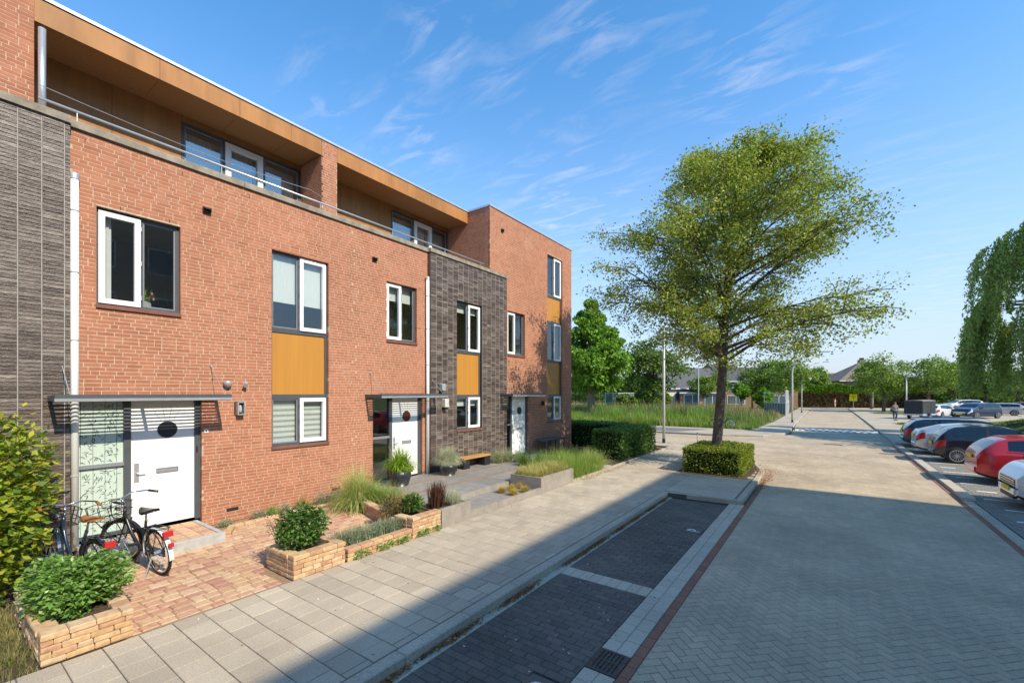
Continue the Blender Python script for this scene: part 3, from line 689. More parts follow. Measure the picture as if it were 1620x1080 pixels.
def front_door(parent, y0, y1, y2, y3, zb=.18, zt=2.58, tr=1.40, X=FX, film=False, disc=M_black, sidepane=True):
    """opening y0..y3; side glass y0..y1; door leaf y1..y2 ; jamb to y3"""
    f = MB(); xa, xb = X-.17, X-.075
    f.box(xa, xb, y0, y3, zt-.05, zt); f.box(xa, xb, y0, y0+.05, zb, zt-.05); f.box(xa, xb, y1-.10, y1, zb, zt-.05); f.box(xa, xb, y2, y3, zb, zt-.05); f.box(xa, xb, y0+.05, y1-.1, zb, zb+.06)
    w = f.build('door_frame', M_grey, parent)
    MB().box(xa+.01, xb+.004, y0+.05, y1-.1, tr-.03, tr+.03).build('transom', M_midgrey, w)
    for (za, zc) in ((zb+.06, tr-.03), (tr+.03, zt-.05)):
        MB().box(X-.13, X-.12, y0+.05, y1-.10, za, zc).build('pane', M_film if film else G_win, w)
        if film:
            pr = MB(); r = random.Random(int(za*100)); xx = X-.1185
            for k in range(4):
                yy = y0+.09+k*(y1-y0-.22)/3.4; pr.quad((xx, yy, za+.01), (xx, yy+.006, za+.01), (xx, yy+.010, zc-.01), (xx, yy+.004, zc-.01))
            for k in range(int(120*(zc-za))):
                yy = r.uniform(y0+.06, y1-.17); zz = r.uniform(za+.03, zc-.05); a = r.uniform(-2.6, .6); l = r.uniform(.05, .10); c1, s1 = math.cos(a), math.sin(a)
                if not (y0+.055 < yy+c1*l < y1-.11 and za < zz+s1*l < zc): continue
                pr.poly([(xx+.001, yy, zz), (xx+.001, yy+c1*l*.5-s1*.008, zz+s1*l*.5+c1*.008), (xx+.001, yy+c1*l, zz+s1*l-.006), (xx+.001, yy+c1*l*.5+s1*.003, zz+s1*l*.5-c1*.003)])
            pr.build('bamboo_print', M_print, w)
    d = MB().box(X-.15, X-.10, y1+.004, y2-.004, zb+.03, zt-.055).build('door', M_white, parent)
    yc = (y1+y2)/2+.05; cz = zt-.62
    MB().lathe([(.155, X-.102), (.155, X-.094), (.138, X-.092)], (0, yc, cz), 28, 'x').build('round_window', disc, d)
    MB().lathe([(.172, X-.103), (.172, X-.097), (.157, X-.095), (.157, X-.1)], (0, yc, cz), 28, 'x').build('window_ring', M_white, d)
    g_ = MB()
    for k in range(4):
        a = R(62)+k*R(19); g_.beam((X-.0985, yc+.18*math.cos(a), cz+.18*math.sin(a)), (X-.0985, yc+.42*math.cos(a), cz+min(.42*math.sin(a), zt-.07-cz)), .005, .003)
    g_.build('groove_line', M_midgrey, d)
    lb = MB(); frame_rect(lb, X-.10, X-.085, yc-.17, yc+.17, zb+.98, zb+1.07, .018); lb.build('letterbox', M_midgrey, d)
    MB().box(X-.10, X-.092, yc-.15, yc+.15, zb+1.0, zb+1.05).build('letterbox_flap', M_alu, d)
    h = MB(); h.tube([(X-.10, y1+.08, zb+1.02), (X-.045, y1+.08, zb+1.02), (X-.04, y1+.20, zb+1.03)], .011, 8); h.lathe([(.026, X-.10), (.026, X-.088)], (0, y1+.08, zb+1.16), 12, 'x'); h.lathe([(.026, X-.10), (.026, X-.088)], (0, y1+.08, zb+.95), 12, 'x')
    h.cbox(X-.1, X-.09, y1+.045, y1+.115, zb+.86, zb+1.2, .004); h.build('handle', M_alu, d)
    if disc is M_black: MB().box(X-.075, X-.068, y2+.02, y2+.05, zb+1.3, zb+1.42).build('bell_push', M_black, parent)
    return d
def drain(parent, y, z1, X=FX+.09):
    p = MB().tube([(X, y, .10), (X, y, z1)], .052, 14).build('drainpipe', M_white, parent, smooth=True)
    MB().lathe([(.06, z1-.06), (.064, z1-.03), (.064, z1+.03), (.05, z1+.04)], (X, y, 0), 14).build('collar', M_galv, p, smooth=True)
    for z in (1.3, 2.4, 3.5, 4.6, 5.6):
        if z < z1-.2: MB().lathe([(.0535, z-.012), (.058, z-.008), (.058, z+.008), (.0535, z+.012)], (X, y, 0), 14).build('pipe_clip', M_conc, p)
def coping(parent, ya, yb, X=FX, z=6.97, xb=-10.35, L=2.2, ov=.05):
    n = max(1, round((yb-ya)/L)); st = (yb-ya)/n
    for k in range(n): MB().cbox(xb, X+ov, ya+k*st+.004, ya+(k+1)*st-.004, z, z+.12, .012).build('coping_stone', M_cop, parent)
def vent(parent, y, z, X=FX):
    b = MB(); frame_rect(b, X+.001, X+.06, y-.07, y+.07, z-.045, z+.045, .016); v = b.build('wall_vent', M_black, parent)
    MB().beam((X+.06, y-.07, z+.04), (X+.10, y-.07, z-.01), .004, .004).quad((X+.06, y-.07, z+.047), (X+.11, y-.07, z+.0), (X+.11, y+.07, z+.0), (X+.06, y+.07, z+.047)).build('vent_hood', M_black, v)
def slots(parent, ys, z, X=FX):
    for y in ys: MB().box(X-.02, X+.0025, y-.006, y+.006, z, z+.06).build('weep_slot', M_black, parent)
def airbrick(parent, y, z=.24): MB().box(FX-.03, FX+.006, y-.11, y+.11, z-.03, z+.035).build('air_vent', M_black, parent)

RX = -11.07; WX = -12.12     # plane of the fascia / recessed wall of the top storey
def top_storey(parent, y0, y1, pier, wins, joints, fj):
    # recessed wall panels
    wy0, wy1 = wins[0], wins[3]
    js = [j for j in joints if j < wy0-.05]; edges = [y0]+js+[wy0]
    for a, b in zip(edges[:-1], edges[1:]): MB().box(WX-.03, WX, a+.004, b-.004, 6.3, 9.066).build('facade_panel', M_ply, parent)
    MB().box(WX-.03, WX, wy0+.004, wy1-.004, 8.92, 9.066).build('facade_panel', M_ply, parent)
    if wy1 < y1-.02: MB().box(WX-.03, WX, wy1+.004, y1-.004, 6.3, 9.066).build('facade_panel', M_ply, parent)
    MB().box(WX-.30, WX-.04, y0, wy0-.01, 6.3, 9.1).box(WX-.3, WX-.04, wy0-.01, wy1+.01, 8.93, 9.1).build('backing_wall', M_black, parent)
    # soffit, fascia, roof edge
    e = [y0]+fj+[y1]
    for a, b in zip(e[:-1], e[1:]):
        MB().box(WX+.001, RX-.021, a+.003, b-.003, 9.068, 9.09).build('soffit_panel', M_ply2, parent)
        MB().box(RX-.02, RX, a+.003, b-.003, 9.05, 9.47).build('fascia_board', M_ply, parent)
    MB().box(-20, RX-.022, y0, y1, 9.092, 9.46).build('roof', M_black, parent)
    MB().box(RX-.14, RX+.025, y0, y1, 9.475, 9.53).build('roof_trim', M_alu, parent)
    # terrace floor
    MB().box(-20, FX-.23, y0, y1, 6.2, 6.3).build('terrace_floor', M_conc, parent)
    # window and door set: wins=(a,b,c,d) : left fixed a-b, door b-c, right fixed c-d
    a, b, c, d = wins; X = WX+.09
    f = MB(); frame_rect(f, X-.17, X-.085, a, d, 6.3, 8.92, .06)
    for y in (b, c): f.box(X-.168, X-.083, y-.03, y+.03, 6.36, 8.86)
    w = f.build('window', M_grey, parent)
    for (p, q, k) in ((a+.06, b-.03, 0), (b+.03, c-.03, 1), (c+.03, d-.06, 0)):
        if k:
            m = MB(); frame_rect(m, X-.13, X-.05, p-.01, q+.01, 6.37, 8.85, .13); m.build('balcony_door', M_white, w)
        else:
            m = MB(); frame_rect(m, X-.14, X-.10, p, q, 6.37, 8.85, .03); m.build('glazing_bead', M_midgrey, w)
        MB().quad((X-.12, p+.02, 6.4), (X-.12, q-.02, 6.4), (X-.12, q-.02, 8.83), (X-.12, p+.02, 8.83)).build('pane', G_top, w)
    cu = MB(); n = 60
    for seg in ((a+.05, b+.1), (c-.1, d-.05), (b+.15, c-.15)):
        prev = None; st = .035; y = seg[0]; k = 0
        while y < seg[1]:
            x = X-.34+.02*(k % 2)
            if prev: cu.quad((prev[0], prev[1], 6.35), (x, y, 6.35), (x, y, 8.8), (prev[0], prev[1], 8.8))
            prev = (x, y); y += st; k += 1
    cu.build('curtain', M_cloth, w)
    m = MB(); m.quad((X-2.5, a-.3, 6.3), (X-2.5, d+.02, 6.3), (X-2.5, d+.02, 8.95), (X-2.5, a-.3, 8.95)); m.quad((X-.4, a-.3, 8.95), (X-.4, d, 8.95), (X-2.5, d, 8.95), (X-2.5, a-.3, 8.95)); m.build('interior', M_plast, parent)
    if pier:
        pa, pb = pier
        MB().box(-20, RX-.16, pa+.002, pb-.002, 9.055, 9.465).build('roof', M_black, parent); MB().box(RX-.14, RX+.025, pa+.002, pb-.002, 9.475, 9.53).build('roof_trim', M_alu, parent)
        brickwork(parent, (RX, 0, 0), (0, 1, 0), (1, 0, 0), pa+.004, pb, 6.9, 9.45, [], M_red, M_mortar, 'pier_brick', 0)
        brickwork(parent, (0, pa, 0), (-1, 0, 0), (0, -1, 0), -RX+.0, -WX, 6.9, 9.05, [], M_red, M_mortar, 'pier_side_brick', 0)
def shell(parent, y0, y1, zt, X=-10.23, side=None):
    m = MB()
    m.box(-20, -19.8, y0, y1, -.1, zt); m.box(-19.8, X, y0, y0+.12, -.1, zt) if side != 'none' else None
    m.build('party_wall', M_red, parent)

# ---- house 1 (white door with bamboo film)
h1 = thing('terraced_house', 'red brick terraced house with bamboo print glass beside the door', 'house', (-15, 4.2, 0), group='terraced houses in the row')
o1 = [(1.62, 3.42, 0.0, 2.585), (1.89, 3.07, 4.15, 5.80), (4.76, 6.12, 1.45, 5.85)]
wall_x(h1, 1.57, 6.80, 0.0, 6.97, o1, t1=1)
front_door(h1, 1.62, 2.36, 3.33, 3.42, film=True)
window(h1, FX, 1.89, 3.07, 4.15, 5.80, 2.50, 'left')
window(h1, FX, 4.76, 6.12, 1.45, 2.56, 5.42, 'right'); panel(h1, FX, 4.76, 6.12, 2.562, 4.07, 0); window(h1, FX, 4.76, 6.12, 4.072, 5.85, 5.42, 'right', sill=False)
canopy(h1, 1.30, 3.68); coping(h1, 1.57, 6.8)
room(h1, 1.9, 3.07, 4.15, 5.8); room(h1, 4.7, 6.1, 4.1, 5.85); room(h1, 4.7, 6.1, 1.4, 2.5)
vent(h1, 3.5, 6.26); airbrick(h1, 3.97); airbrick(h1, 6.33); slots(h1, (2.2, 2.9), 5.83); slots(h1, (1.75, 3.1, 4.3, 5.3), 6.80)
m = MB(); m.quad((FX-.20, 4.8, 4.72), (FX-.2, 5.40, 4.72), (FX-.2, 5.40, 5.8), (FX-.2, 4.8, 5.8)); m.quad((FX-.2, 5.45, 4.72), (FX-.2, 6.07, 4.72), (FX-.2, 6.07, 5.8), (FX-.2, 5.45, 5.8)); m.build('roller_blind', M_cloth, h1)
M_sheer = mat('sheer_blind', (.42, .43, .40), .9, 30, .1)
for k in range(8):
    z = 1.52+k*.125
    MB().box(FX-.205, FX-.20, 4.82, 5.38, z, z+.075).box(FX-.205, FX-.20, 5.47, 6.05, z, z+.075).build('blind_slat', M_cloth, h1)
MB().box(FX-.212, FX-.208, 4.80, 6.08, 1.5, 2.5).build('sheer_blind', M_sheer, h1)
m = MB()
for k in range(5): m.box(FX-.24+.02*(k % 2), FX-.235+.02*(k % 2), 1.95+k*.035, 1.985+k*.035, 4.2, 5.75)
m.build('curtain', M_cloth, h1)
top_storey(h1, 1.30, 6.57, (6.57, 7.03), (3.74, 4.62, 5.55, 6.55), [2.53], [3.05, 4.55, 5.75])
shell(h1, 1.1, 6.8, 6.2)
# ---- house 0 (left neighbour, dark bay)
h0 = thing('terraced_house', 'terraced house at the left edge with dark stack bonded brick bay', 'house', (-15, -1, 0), group='terraced houses in the row')
DX = -9.88
brickwork(h0, (DX, 0, 0), (0, 1, 0), (1, 0, 0), -3.0, 1.555, 0.0, 6.97, [], M_dark, M_dmort, 'dark_brick', 300, L=.232, Hc=.0595, J=.018, bond='stack', jit=.007)
coping(h0, -3.0, 1.565, X=DX, ov=.04)
brickwork(h0, (RX, 0, 0), (0, 1, 0), (1, 0, 0), -3, 1.30, 6.9, 9.45, [], M_red, M_mortar, 'brick', 200)
MB().box(-20, RX-.1, -3, 1.2, 9.2, 9.46).build('roof', M_black, h0); MB().box(RX-.14, RX+.03, -3, 1.30, 9.475, 9.53).build('roof_trim', M_alu, h0); MB().box(-20, FX-.2, -3, 1.1, 6.2, 6.3).build('terrace_floor', M_conc, h0)
shell(h0, -3, 1.1, 6.2); drain(h0, 1.61, 6.17)
MB().tube([(-10.95, 1.38, 7.05), (-10.95, 1.38, 8.9)], .05, 12).build('vent_pipe', M_alu, h0, smooth=True)
# ---- house 2
h2 = thing('terraced_house', 'terraced house with half red half dark brick front behind grey terrace', 'house', (-15, 10, 0), group='terraced houses in the row')
o2 = [(7.42, 9.20, 0.0, 2.585), (7.88, 8.98, 4.13, 5.78)]
wall_x(h2, 6.80, 9.43, 0, 6.97, o2, t0=1)
od = [(10.6, 11.88, 1.42, 5.68)]
brickwork(h2, (DX, 0, 0), (0, 1, 0), (1, 0, 0), 9.44, 13.36, 0, 6.94, od, M_dark, M_dmort, 'dark_brick', 250, L=.232, Hc=.0655, J=.016, bond='stack', jit=.006)
MB().box(FX-.05, DX-.006, 9.41, 9.46, 0, 6.94).build('bay_side', M_dark, h2)
front_door(h2, 7.42, 8.13, 9.10, 9.20, disc=mat('red_brown_glass', (.12, .03, .018), .2, 3, .1, spec=.5))
window(h2, FX, 7.88, 8.98, 4.13, 5.78, 8.45, 'left')
window(h2, DX, 10.6, 11.88, 1.42, 2.53, 11.22, 'right'); panel(h2, DX, 10.6, 11.88, 2.532, 4.02, 0); window(h2, DX, 10.6, 11.88, 4.022, 5.68, 11.22, 'right', sill=False)
canopy(h2, 7.17, 9.58); coping(h2, 6.8, 9.43); coping(h2, 9.40, 13.40, X=DX, ov=.04)
room(h2, 7.8, 8.98, 4.1, 5.8); room(h2, 10.6, 11.9, 4.1, 5.7, X=DX); room(h2, 10.6, 11.9, 1.4, 2.5, X=DX); room(h2, 7.5, 8.1, .2, 2.5, d=1.5)
MB().quad((FX-.24, 7.92, 5.3), (FX-.24, 8.94, 5.3), (FX-.24, 8.94, 5.75), (FX-.24, 7.92, 5.75)).quad((DX-.24, 10.64, 2.2), (DX-.24, 11.84, 2.2), (DX-.24, 11.84, 2.5), (DX-.24, 10.64, 2.5)).quad((DX-.24, 10.64, 5.35), (DX-.24, 11.84, 5.35), (DX-.24, 11.84, 5.64), (DX-.24, 10.64, 5.64)).build('roller_blind', M_cloth, h2)
vent(h2, 7.46, 6.27); drain(h2, 9.35, 6.15, X=FX+.075); slots(h2, (8.9, ), 6.8)
top_storey(h2, 7.03, 12.47, None, (9.72, 10.72, 11.62, 12.45), [8.35], [8.8, 10.6])
shell(h2, 6.8, 12.4, 6.2)
# ---- house 3 end block
h3 = thing('terraced_house', 'taller flat roofed red brick end house with three stacked windows', 'house', (-15, 15.6, 0), group='terraced houses in the row')
o3 = [(13.40, 15.02, 0, 2.56), (13.57, 14.76, 4.13, 5.81), (16.52, 17.86, 1.40, 8.75)]
wall_x(h3, 13.37, 18.74, 0, 6.95, o3, nind=250)
wall_x(h3, 12.48, 18.74, 6.951, 9.46, [(a, b, c, d) for a, b, c, d in o3 if d > 7], nind=0)
brickwork(h3, (0, 12.48, 0), (-1, 0, 0), (0, -1, 0), 10.01, 13.5, 6.3, 9.46, [], M_red, M_mortar, 'side_brick', 0)
brickwork(h3, (0, 18.74, 0), (-1, 0, 0), (0, 1, 0), 10.01, 20, 0, 9.46, [], M_red, M_mortar, 'gable_brick', 0)
MB().box(-20, FX-.2, 12.7, 18.5, 9.2, 9.4).build('roof', M_black, h3)
b = MB(); b.box(-10.25, FX+.03, 12.45, 18.77, 9.462, 9.53); b.box(-20, -10.25, 12.45, 12.72, 9.462, 9.53); b.box(-20, -10.25, 18.5, 18.77, 9.462, 9.53); b.build('roof_trim', M_alu, h3)
front_door(h3, 13.40, 13.97, 14.92, 15.02, zb=.18, zt=2.555)
window(h3, FX, 13.57, 14.76, 4.13, 5.81, 14.15, 'left')
for (za, zb) in ((1.40, 2.52), (4.06, 5.80), (6.96, 8.75)): window(h3, FX, 16.52, 17.86, za, zb, 17.17, 'right', sill=za < 2); room(h3, 16.5, 17.8, za, zb)
for (za, zb) in ((2.522, 4.058), (5.802, 6.958)): panel(h3, FX, 16.52, 17.86, za, zb, 0)
canopy(h3, 12.95, 15.2, X=FX); room(h3, 13.5, 14.8, 4.1, 5.8); room(h3, 13.5, 13.9, .2, 2.5, d=1.2)
vent(h3, 13.21, 8.77); shell(h3, 12.5, 18.6, 9.2, side='none')
MB().box(FX+.02, FX+.14, 16.0, 16.09, 2.1, 2.3).build('wall_lamp', M_black, h3)
# railing along the terraces
rl = thing('terrace_railing', 'thin white tubular railing and wire along the roof terrace coping', 'railing', (FX-.06, 6.5, 7.09))
MB().tube([(FX-.03, 1.22, 7.27), (FX-.03, 12.2, 7.27)], .021, 10).build('rail', M_alu, rl, smooth=True)
for y in (1.66, 3.78, 5.92, 8.1, 10.2, 12.0): MB().tube([(FX-.03, y, 7.09), (FX-.03, y, 7.26)], .009, 6).build('post', M_alu, rl)
MB().tube([(-10.6, 1.30, 7.75)]+[(-10.6+.02*k, 1.3+k*.66, 7.75-.13*math.sin(k/8*math.pi)) for k in range(1, 8)]+[(-10.45, 6.5, 7.55)], .006, 5).build('wire', M_alu, rl)
# fittings on the walls
t = thing('flood_light', 'round metal dome flood light above the canopy of the nearest front door', 'lamp', (FX, 3.86, 2.83))
MB().lathe([(.01, .0), (.045, .01), (.075, .05), (.08, .11), (.07, .13)], (FX+.05, 3.86, 2.76), 18).build('shade', M_galv, t, smooth=True); MB().tube([(FX, 3.86, 2.84), (FX+.1, 3.86, 2.84)], .02, 8).build('arm', M_black, t)
t = thing('spot_light', 'small grey spotlight on red brick right of the dome light', 'lamp', (FX, 4.22, 2.85))
MB().tube([(FX+.02, 4.22, 2.86), (FX+.12, 4.17, 2.80)], [.02, .045], 10).build('shade', M_galv, t); MB().lathe([(.035, FX), (.035, FX+.025)], (0, 4.22, 2.86), 10, 'x').build('mount', M_galv, t)
t = thing('wall_lantern', 'square metal framed wall lantern left of the striped blind window', 'lamp', (FX, 4.09, 2.33))
b = MB(); frame_rect(b, FX+.005, FX+.13, 4.02, 4.16, 2.19, 2.46, .018); b.build('frame', M_galv, t)
MB().lathe([(.02, 2.24), (.035, 2.28), (.03, 2.36), (.015, 2.40)], (FX+.06, 4.09, 0), 10).build('bulb', M_conc, t); MB().box(FX+.001, FX+.006, 4.0, 4.18, 2.18, 2.47).build('back_plate', M_black, t)
t = thing('number_plate_tile', 'small white and blue number tile beside the nearest door frame', 'sign', (FX, 3.48, 1.9)); MB().box(FX+.001, FX+.012, 3.46, 3.53, 1.86, 1.93).build('tile', M_white, t)
MB().box(FX+.0125, FX+.014, 3.485, 3.505, 1.875, 1.915).build('digit', mat('blue_enamel', (.03, .06, .25), .4), t)
t = thing('security_light', 'black floodlight on dark brick beside the white drainpipe', 'lamp', (DX, 9.84, 2.8))
MB().cbox(DX+.04, DX+.16, 9.76, 9.94, 2.72, 2.93, .02).build('head', M_galv, t); MB().box(DX, DX+.05, 9.80, 9.9, 2.62, 2.75).build('bracket', M_black, t)
t = thing('wall_lantern', 'pale boxy wall lantern on dark brick below the black floodlight', 'lamp', (DX, 10.0, 2.3))
MB().cbox(DX+.01, DX+.15, 9.9, 10.08, 2.2, 2.46, .015).build('lamp_shade', mat('opal_glass', (.62, .62, .56), .3), t); MB().box(DX, DX+.12, 9.92, 10.06, 2.12, 2.2).build('base', M_black, t)
# ------------------------------------------------------------------ front gardens
patio_poly = [(-10.0, 1.57), (-10.0, 5.95), (-6.85, 5.6), (-6.35, 4.8), (-6.35, 3.5), (-6.13, 3.18), (-6.13, 1.45), (-7.7, 1.45), (-8.4, 1.5)]
pt_ = structure('garden_ground', prism([(-10.0, -3), (-6.13, -3), (-6.13, 21), (-10.0, 21)], -.14, -.03), M_soil)
patio = structure('patio', prism([(-10, 1.5), (-10, 5.9), (-6.35, 5.9), (-6.35, 3.2), (-6.13, 3.2), (-6.13, 1.4), (-10, 1.4)], -.12, -.008), mat('patio_joint', (.30, .20, .125), 1, 30, .3))
pb = []; j = 0; x = -9.97
while x < -6.14:
    w = rnd.choice([.14, .155, .17]); y = 1.42+rnd.uniform(-.12, 0)
    while y < 5.9:
        l = rnd.choice([.13, .17, .2, .23]); xa, xb = x, min(x+w, -6.14); ya, yb = max(y, 1.42), min(y+l, 5.9)
        xc, yc = (xa+xb)/2, (ya+yb)/2
        ok = not (xc > -6.4 and yc > 3.15) and not (xc < -9.5 and yc > 3.35) and not (xc < -8.72 and 1.6 < yc < 3.32) and not (xc > -6.9 and 3.15 < yc < 4.05)
        if ok and xb-xa > .05 and yb-ya > .05: pb.append((xc, yc, xb-xa-.008, yb-ya-.008, rnd.uniform(-.012, .012), .004))
        y += l
    x += w
lay(patio, 'paver', 'pavers', pb, M_paver, .03, .011, 300, .0035, key=lambda b: math.hypot(b[0], b[1]))
# entrance step
st = thing('doorstep', 'concrete edged step with beige pavers below the nearest white front door', 'doorstep', (-9.3, 2.7, 0))
b = MB(); b.cbox(-8.78, -8.70, 2.15, 3.34, -.05, .175, .006); b.cbox(-9.99, -8.785, 2.15, 2.23, -.05, .175, .006); b.cbox(-9.99, -8.785, 3.26, 3.34, -.05, .175, .006); b.build('edge_slab', M_conc, st)
MB().box(-9.99, -8.785, 2.235, 3.255, -.05, .155).build('bed', M_soil, st)
for i in range(6):
    for k in range(5): MB().cbox(-9.98+i*.2, -9.98+i*.2+.193, 2.24+k*.203, 2.24+k*.203+.196, .12, .172+rnd.uniform(0, .003), .008).build('paver', M_paver, st)
t = thing('concrete_slab', 'low grey concrete slab under the bamboo print glass behind the bicycles', 'slab', (-9.4, 1.9, 0)); MB().cbox(-9.98, -8.9, 1.62, 2.14, -.05, .06, .01).build('slab', M_conc, t)
MB().cbox(-9.98, -9.76, 1.62, 2.14, .06, .16, .01).build('threshold', M_conc, t)
# stacked stone walls
def stone_wall(name, label, cat, segs, h, cap=True, group=None):
    """segs: list of (x0,y0,x1,y1,thick) centre lines"""
    x0, y0 = segs[0][0], segs[0][1]; t = thing(name, label, cat, (x0, y0, 0), group=group)
    for (xa, ya, xb, yb, th, hh) in segs:
        L = math.hypot(xb-xa, yb-ya); a = math.atan2(yb-ya, xb-xa); hc = .058; rows = max(1, int(hh/hc)); hc = hh/rows
        ux, uy = math.cos(a), math.sin(a)
        MB().v
        core = MB(); nx, ny = -uy*th*.35, ux*th*.35
        ex, ey = ux*.035, uy*.035; core.v = [(xa+nx+ex, ya+ny+ey, -.08), (xb+nx-ex, yb+ny-ey, -.08), (xb-nx-ex, yb-ny-ey, -.08), (xa-nx+ex, ya-ny+ey, -.08)]; core.v += [(p[0], p[1], hh-.02) for p in core.v[:4]]
        core.f = [(4, 5, 6, 7), (0, 1, 5, 4), (1, 2, 6, 5), (2, 3, 7, 6), (3, 0, 4, 7)]; core.build('core', M_soil, t)
        for r in range(rows):
            s = 0 if r % 2 == 0 else -rnd.uniform(.05, .1)
            while s < L-.02:
                l = rnd.choice([.12, .15, .18, .21]) if r < rows-1 else rnd.choice([.2, .24]); sa, sb = max(0, s), min(L, s+l)
                if sb-sa > .03:
                    c_ = (sa+sb)/2; tt = th+(.02 if r == rows-1 else rnd.uniform(-.012, .006))
                    l_, w_, h_ = sb-sa-.005, tt, hc-.004; e = min(.006, l_*.3); q = MB()
                    q.v = [(-l_/2+(e if k else 0)*(0), 0, 0) for k in range(0)]
                    P = []
                    for z, ins in ((0, e*.6), (h_*.25, 0), (h_*.75, 0), (h_, e)):
                        for sx, sy in ((-1, -1), (1, -1), (1, 1), (-1, 1)): P.append((sx*(l_/2-ins)+rnd.uniform(-.003, .003), sy*(w_/2-ins)+rnd.uniform(-.003, .003), z))
                    q.v = P; q.f = [(12, 13, 14, 15)]+[(4*k+i, 4*k+(i+1) % 4, 4*k+4+(i+1) % 4, 4*k+4+i) for k in range(3) for i in range(4)]
                    me = bpy.data.meshes.new('stone'); me.from_pydata(q.v, [], q.f); me.materials.append(M_stone)
                    o = link_obj('stone', me, t, (xa+ux*c_-x0, ya+uy*c_-y0, r*hc+.002), a+rnd.uniform(-.01, .01))
                s += l
    return t
pa = stone_wall('planter_box', 'stacked sandstone block planter nearest the viewer at lower left', 'planter', [(-6.22, .76, -6.22, 1.46, .15, .31), (-6.30, .83, -7.75, .83, .15, .31), (-6.30, 1.40, -7.2, 1.45, .14, .31)], .31)
MB().box(-7.75, -6.29, .85, 1.42, -.05, .25).build('soil', M_soil, pa)
pbx = stone_wall('planter_box', 'stacked sandstone block planter holding a glossy shrub beside the patio entrance', 'planter', [(-6.18, 3.2, -6.18, 4.02, .15, .34), (-6.26, 3.27, -6.88, 3.27, .15, .34), (-6.26, 3.98, -6.5, 4.02, .13, .3)], .34)
MB().box(-6.85, -6.25, 3.3, 4.0, -.05, .26).build('soil', M_soil, pbx)
lw = stone_wall('garden_wall', 'low sandstone wall with grey green lavender between the two planters', 'garden wall', [(-6.16, 4.05, -6.16, 5.36, .14, .2)], .2)
MB().box(-6.75, -6.2, 4.0, 5.4, -.05, .14).build('soil', M_soil, lw)
pc = stone_wall('planter_box', 'stacked sandstone block planter against the grey slab garden edge', 'planter', [(-6.18, 5.38, -6.18, 6.10, .15, .38), (-6.26, 5.45, -6.6, 5.45, .15, .36), (-6.6, 5.5, -8.3, 5.98, .15, .26)], .38)
MB().box(-6.9, -6.26, 5.5, 6.08, -.05, .3).build('soil', M_soil, pc)
ed = stone_wall('border_edging', 'low curved line of sandstone edging along the foot of the red brick wall', 'edging', [(-9.05, 3.5, -9.45, 3.75, .10, .075), (-9.45, 3.75, -9.47, 5.9, .10, .075)], .075)
# grey terrace of the second house
dk = thing('tiled_terrace', 'grey tiled two level garden terrace with brown stripes before the second front door', 'terrace', (-8, 9, 0))
def slabs(x0, x1, y0, y1, z, nx, ny, m, name='terrace_tile'):
    for i in range(nx):
        for k in range(ny):
            a, b = x0+(x1-x0)*i/nx, x0+(x1-x0)*(i+1)/nx; c, d = y0+(y1-y0)*k/ny, y0+(y1-y0)*(k+1)/ny
            MB().cbox(a+.002, b-.002, c+.002, d-.002, z-.03, z, .003).build(name, m, dk)
slabs(-7.2, -6.22, 7.0, 9.82, .065, 1, 3, M_deck); slabs(-7.13, -6.23, 9.83, 9.9, .065, 1, 1, M_deck)
MB().box(-7.2, -6.2, 6.15, 9.9, -.1, .03).box(-9.97, -7.24, 6.05, 13.2, -.1, .155).build('terrace_base', M_conc, dk)
for k, (xa, xb, m) in enumerate(((-9.98, -9.2, M_deck), (-9.2, -9.02, M_deckb), (-9.02, -8.3, M_deck), (-8.3, -8.12, M_deckb), (-8.12, -7.24, M_deck))):
    slabs(xa, xb, 6.5, 12.6, .19, 1, 7, m)
MB().cbox(-7.238, -7.18, 6.1, 10.0, .03, .192, .003).build('riser', M_gwall, dk)
sw = thing('slab_edge_wall', 'grey slab retaining edge of the terrace along the pavement', 'garden wall', (-6.14, 8, 0))
MB().cbox(-6.20, -6.12, 6.14, 7.0, -.1, .37, .004).build('slab', M_gwall, sw); MB().cbox(-7.1, -6.21, 6.95, 7.0, -.1, .36, .004).build('slab', M_gwall, sw)
for k in range(3): MB().cbox(-6.20, -6.12, 7.005+k*.93, 7.93+k*.93, -.1, .15, .004).build('slab', M_gwall, sw)
MB().box(-6.9, -6.21, 6.15, 6.94, -.1, .3).build('soil', M_soil, sw)
lp = thing('planter_box', 'long raised grey slab planter filled with ornamental grasses', 'planter', (-6.6, 10.7, 0))
b = MB(); b.cbox(-6.2, -6.12, 9.80, 11.6, -.1, .41, .004); b.cbox(-7.12, -6.205, 9.80, 9.87, -.1, .41, .004); b.cbox(-7.12, -7.05, 9.875, 11.6, .1, .41, .004); b.cbox(-7.045, -6.205, 11.53, 11.6, -.1, .41, .004); b.build('slab', M_gwall, lp)
MB().box(-7.04, -6.21, 9.88, 11.52, -.1, .35).build('soil', M_soil, lp)
ek = thing('garden_kerb', 'low concrete edging along pavement beside tall ornamental grasses and clipped hedge', 'edging', (-6.3, 15, 0))
for k in range(9): link_obj('kerb_stone', unit_block(.98, .09, .15, .008, M_kerb, 'kerb_stone'), ek, (.10, 11.7+k+.45-15, .06), R(90))
gb_ = MB().box(-10, -6.26, 12.6, 19.5, -.1, .02).build('garden_bed', M_soil); gb_['kind'] = 'structure'
g = MB().box(-9.98, -8.6, 13.0, 15.4, .02, .12); g.box(-8.6, -6.3, 13.9, 14.8, .02, .06); structure('garden_path', g, M_conc)
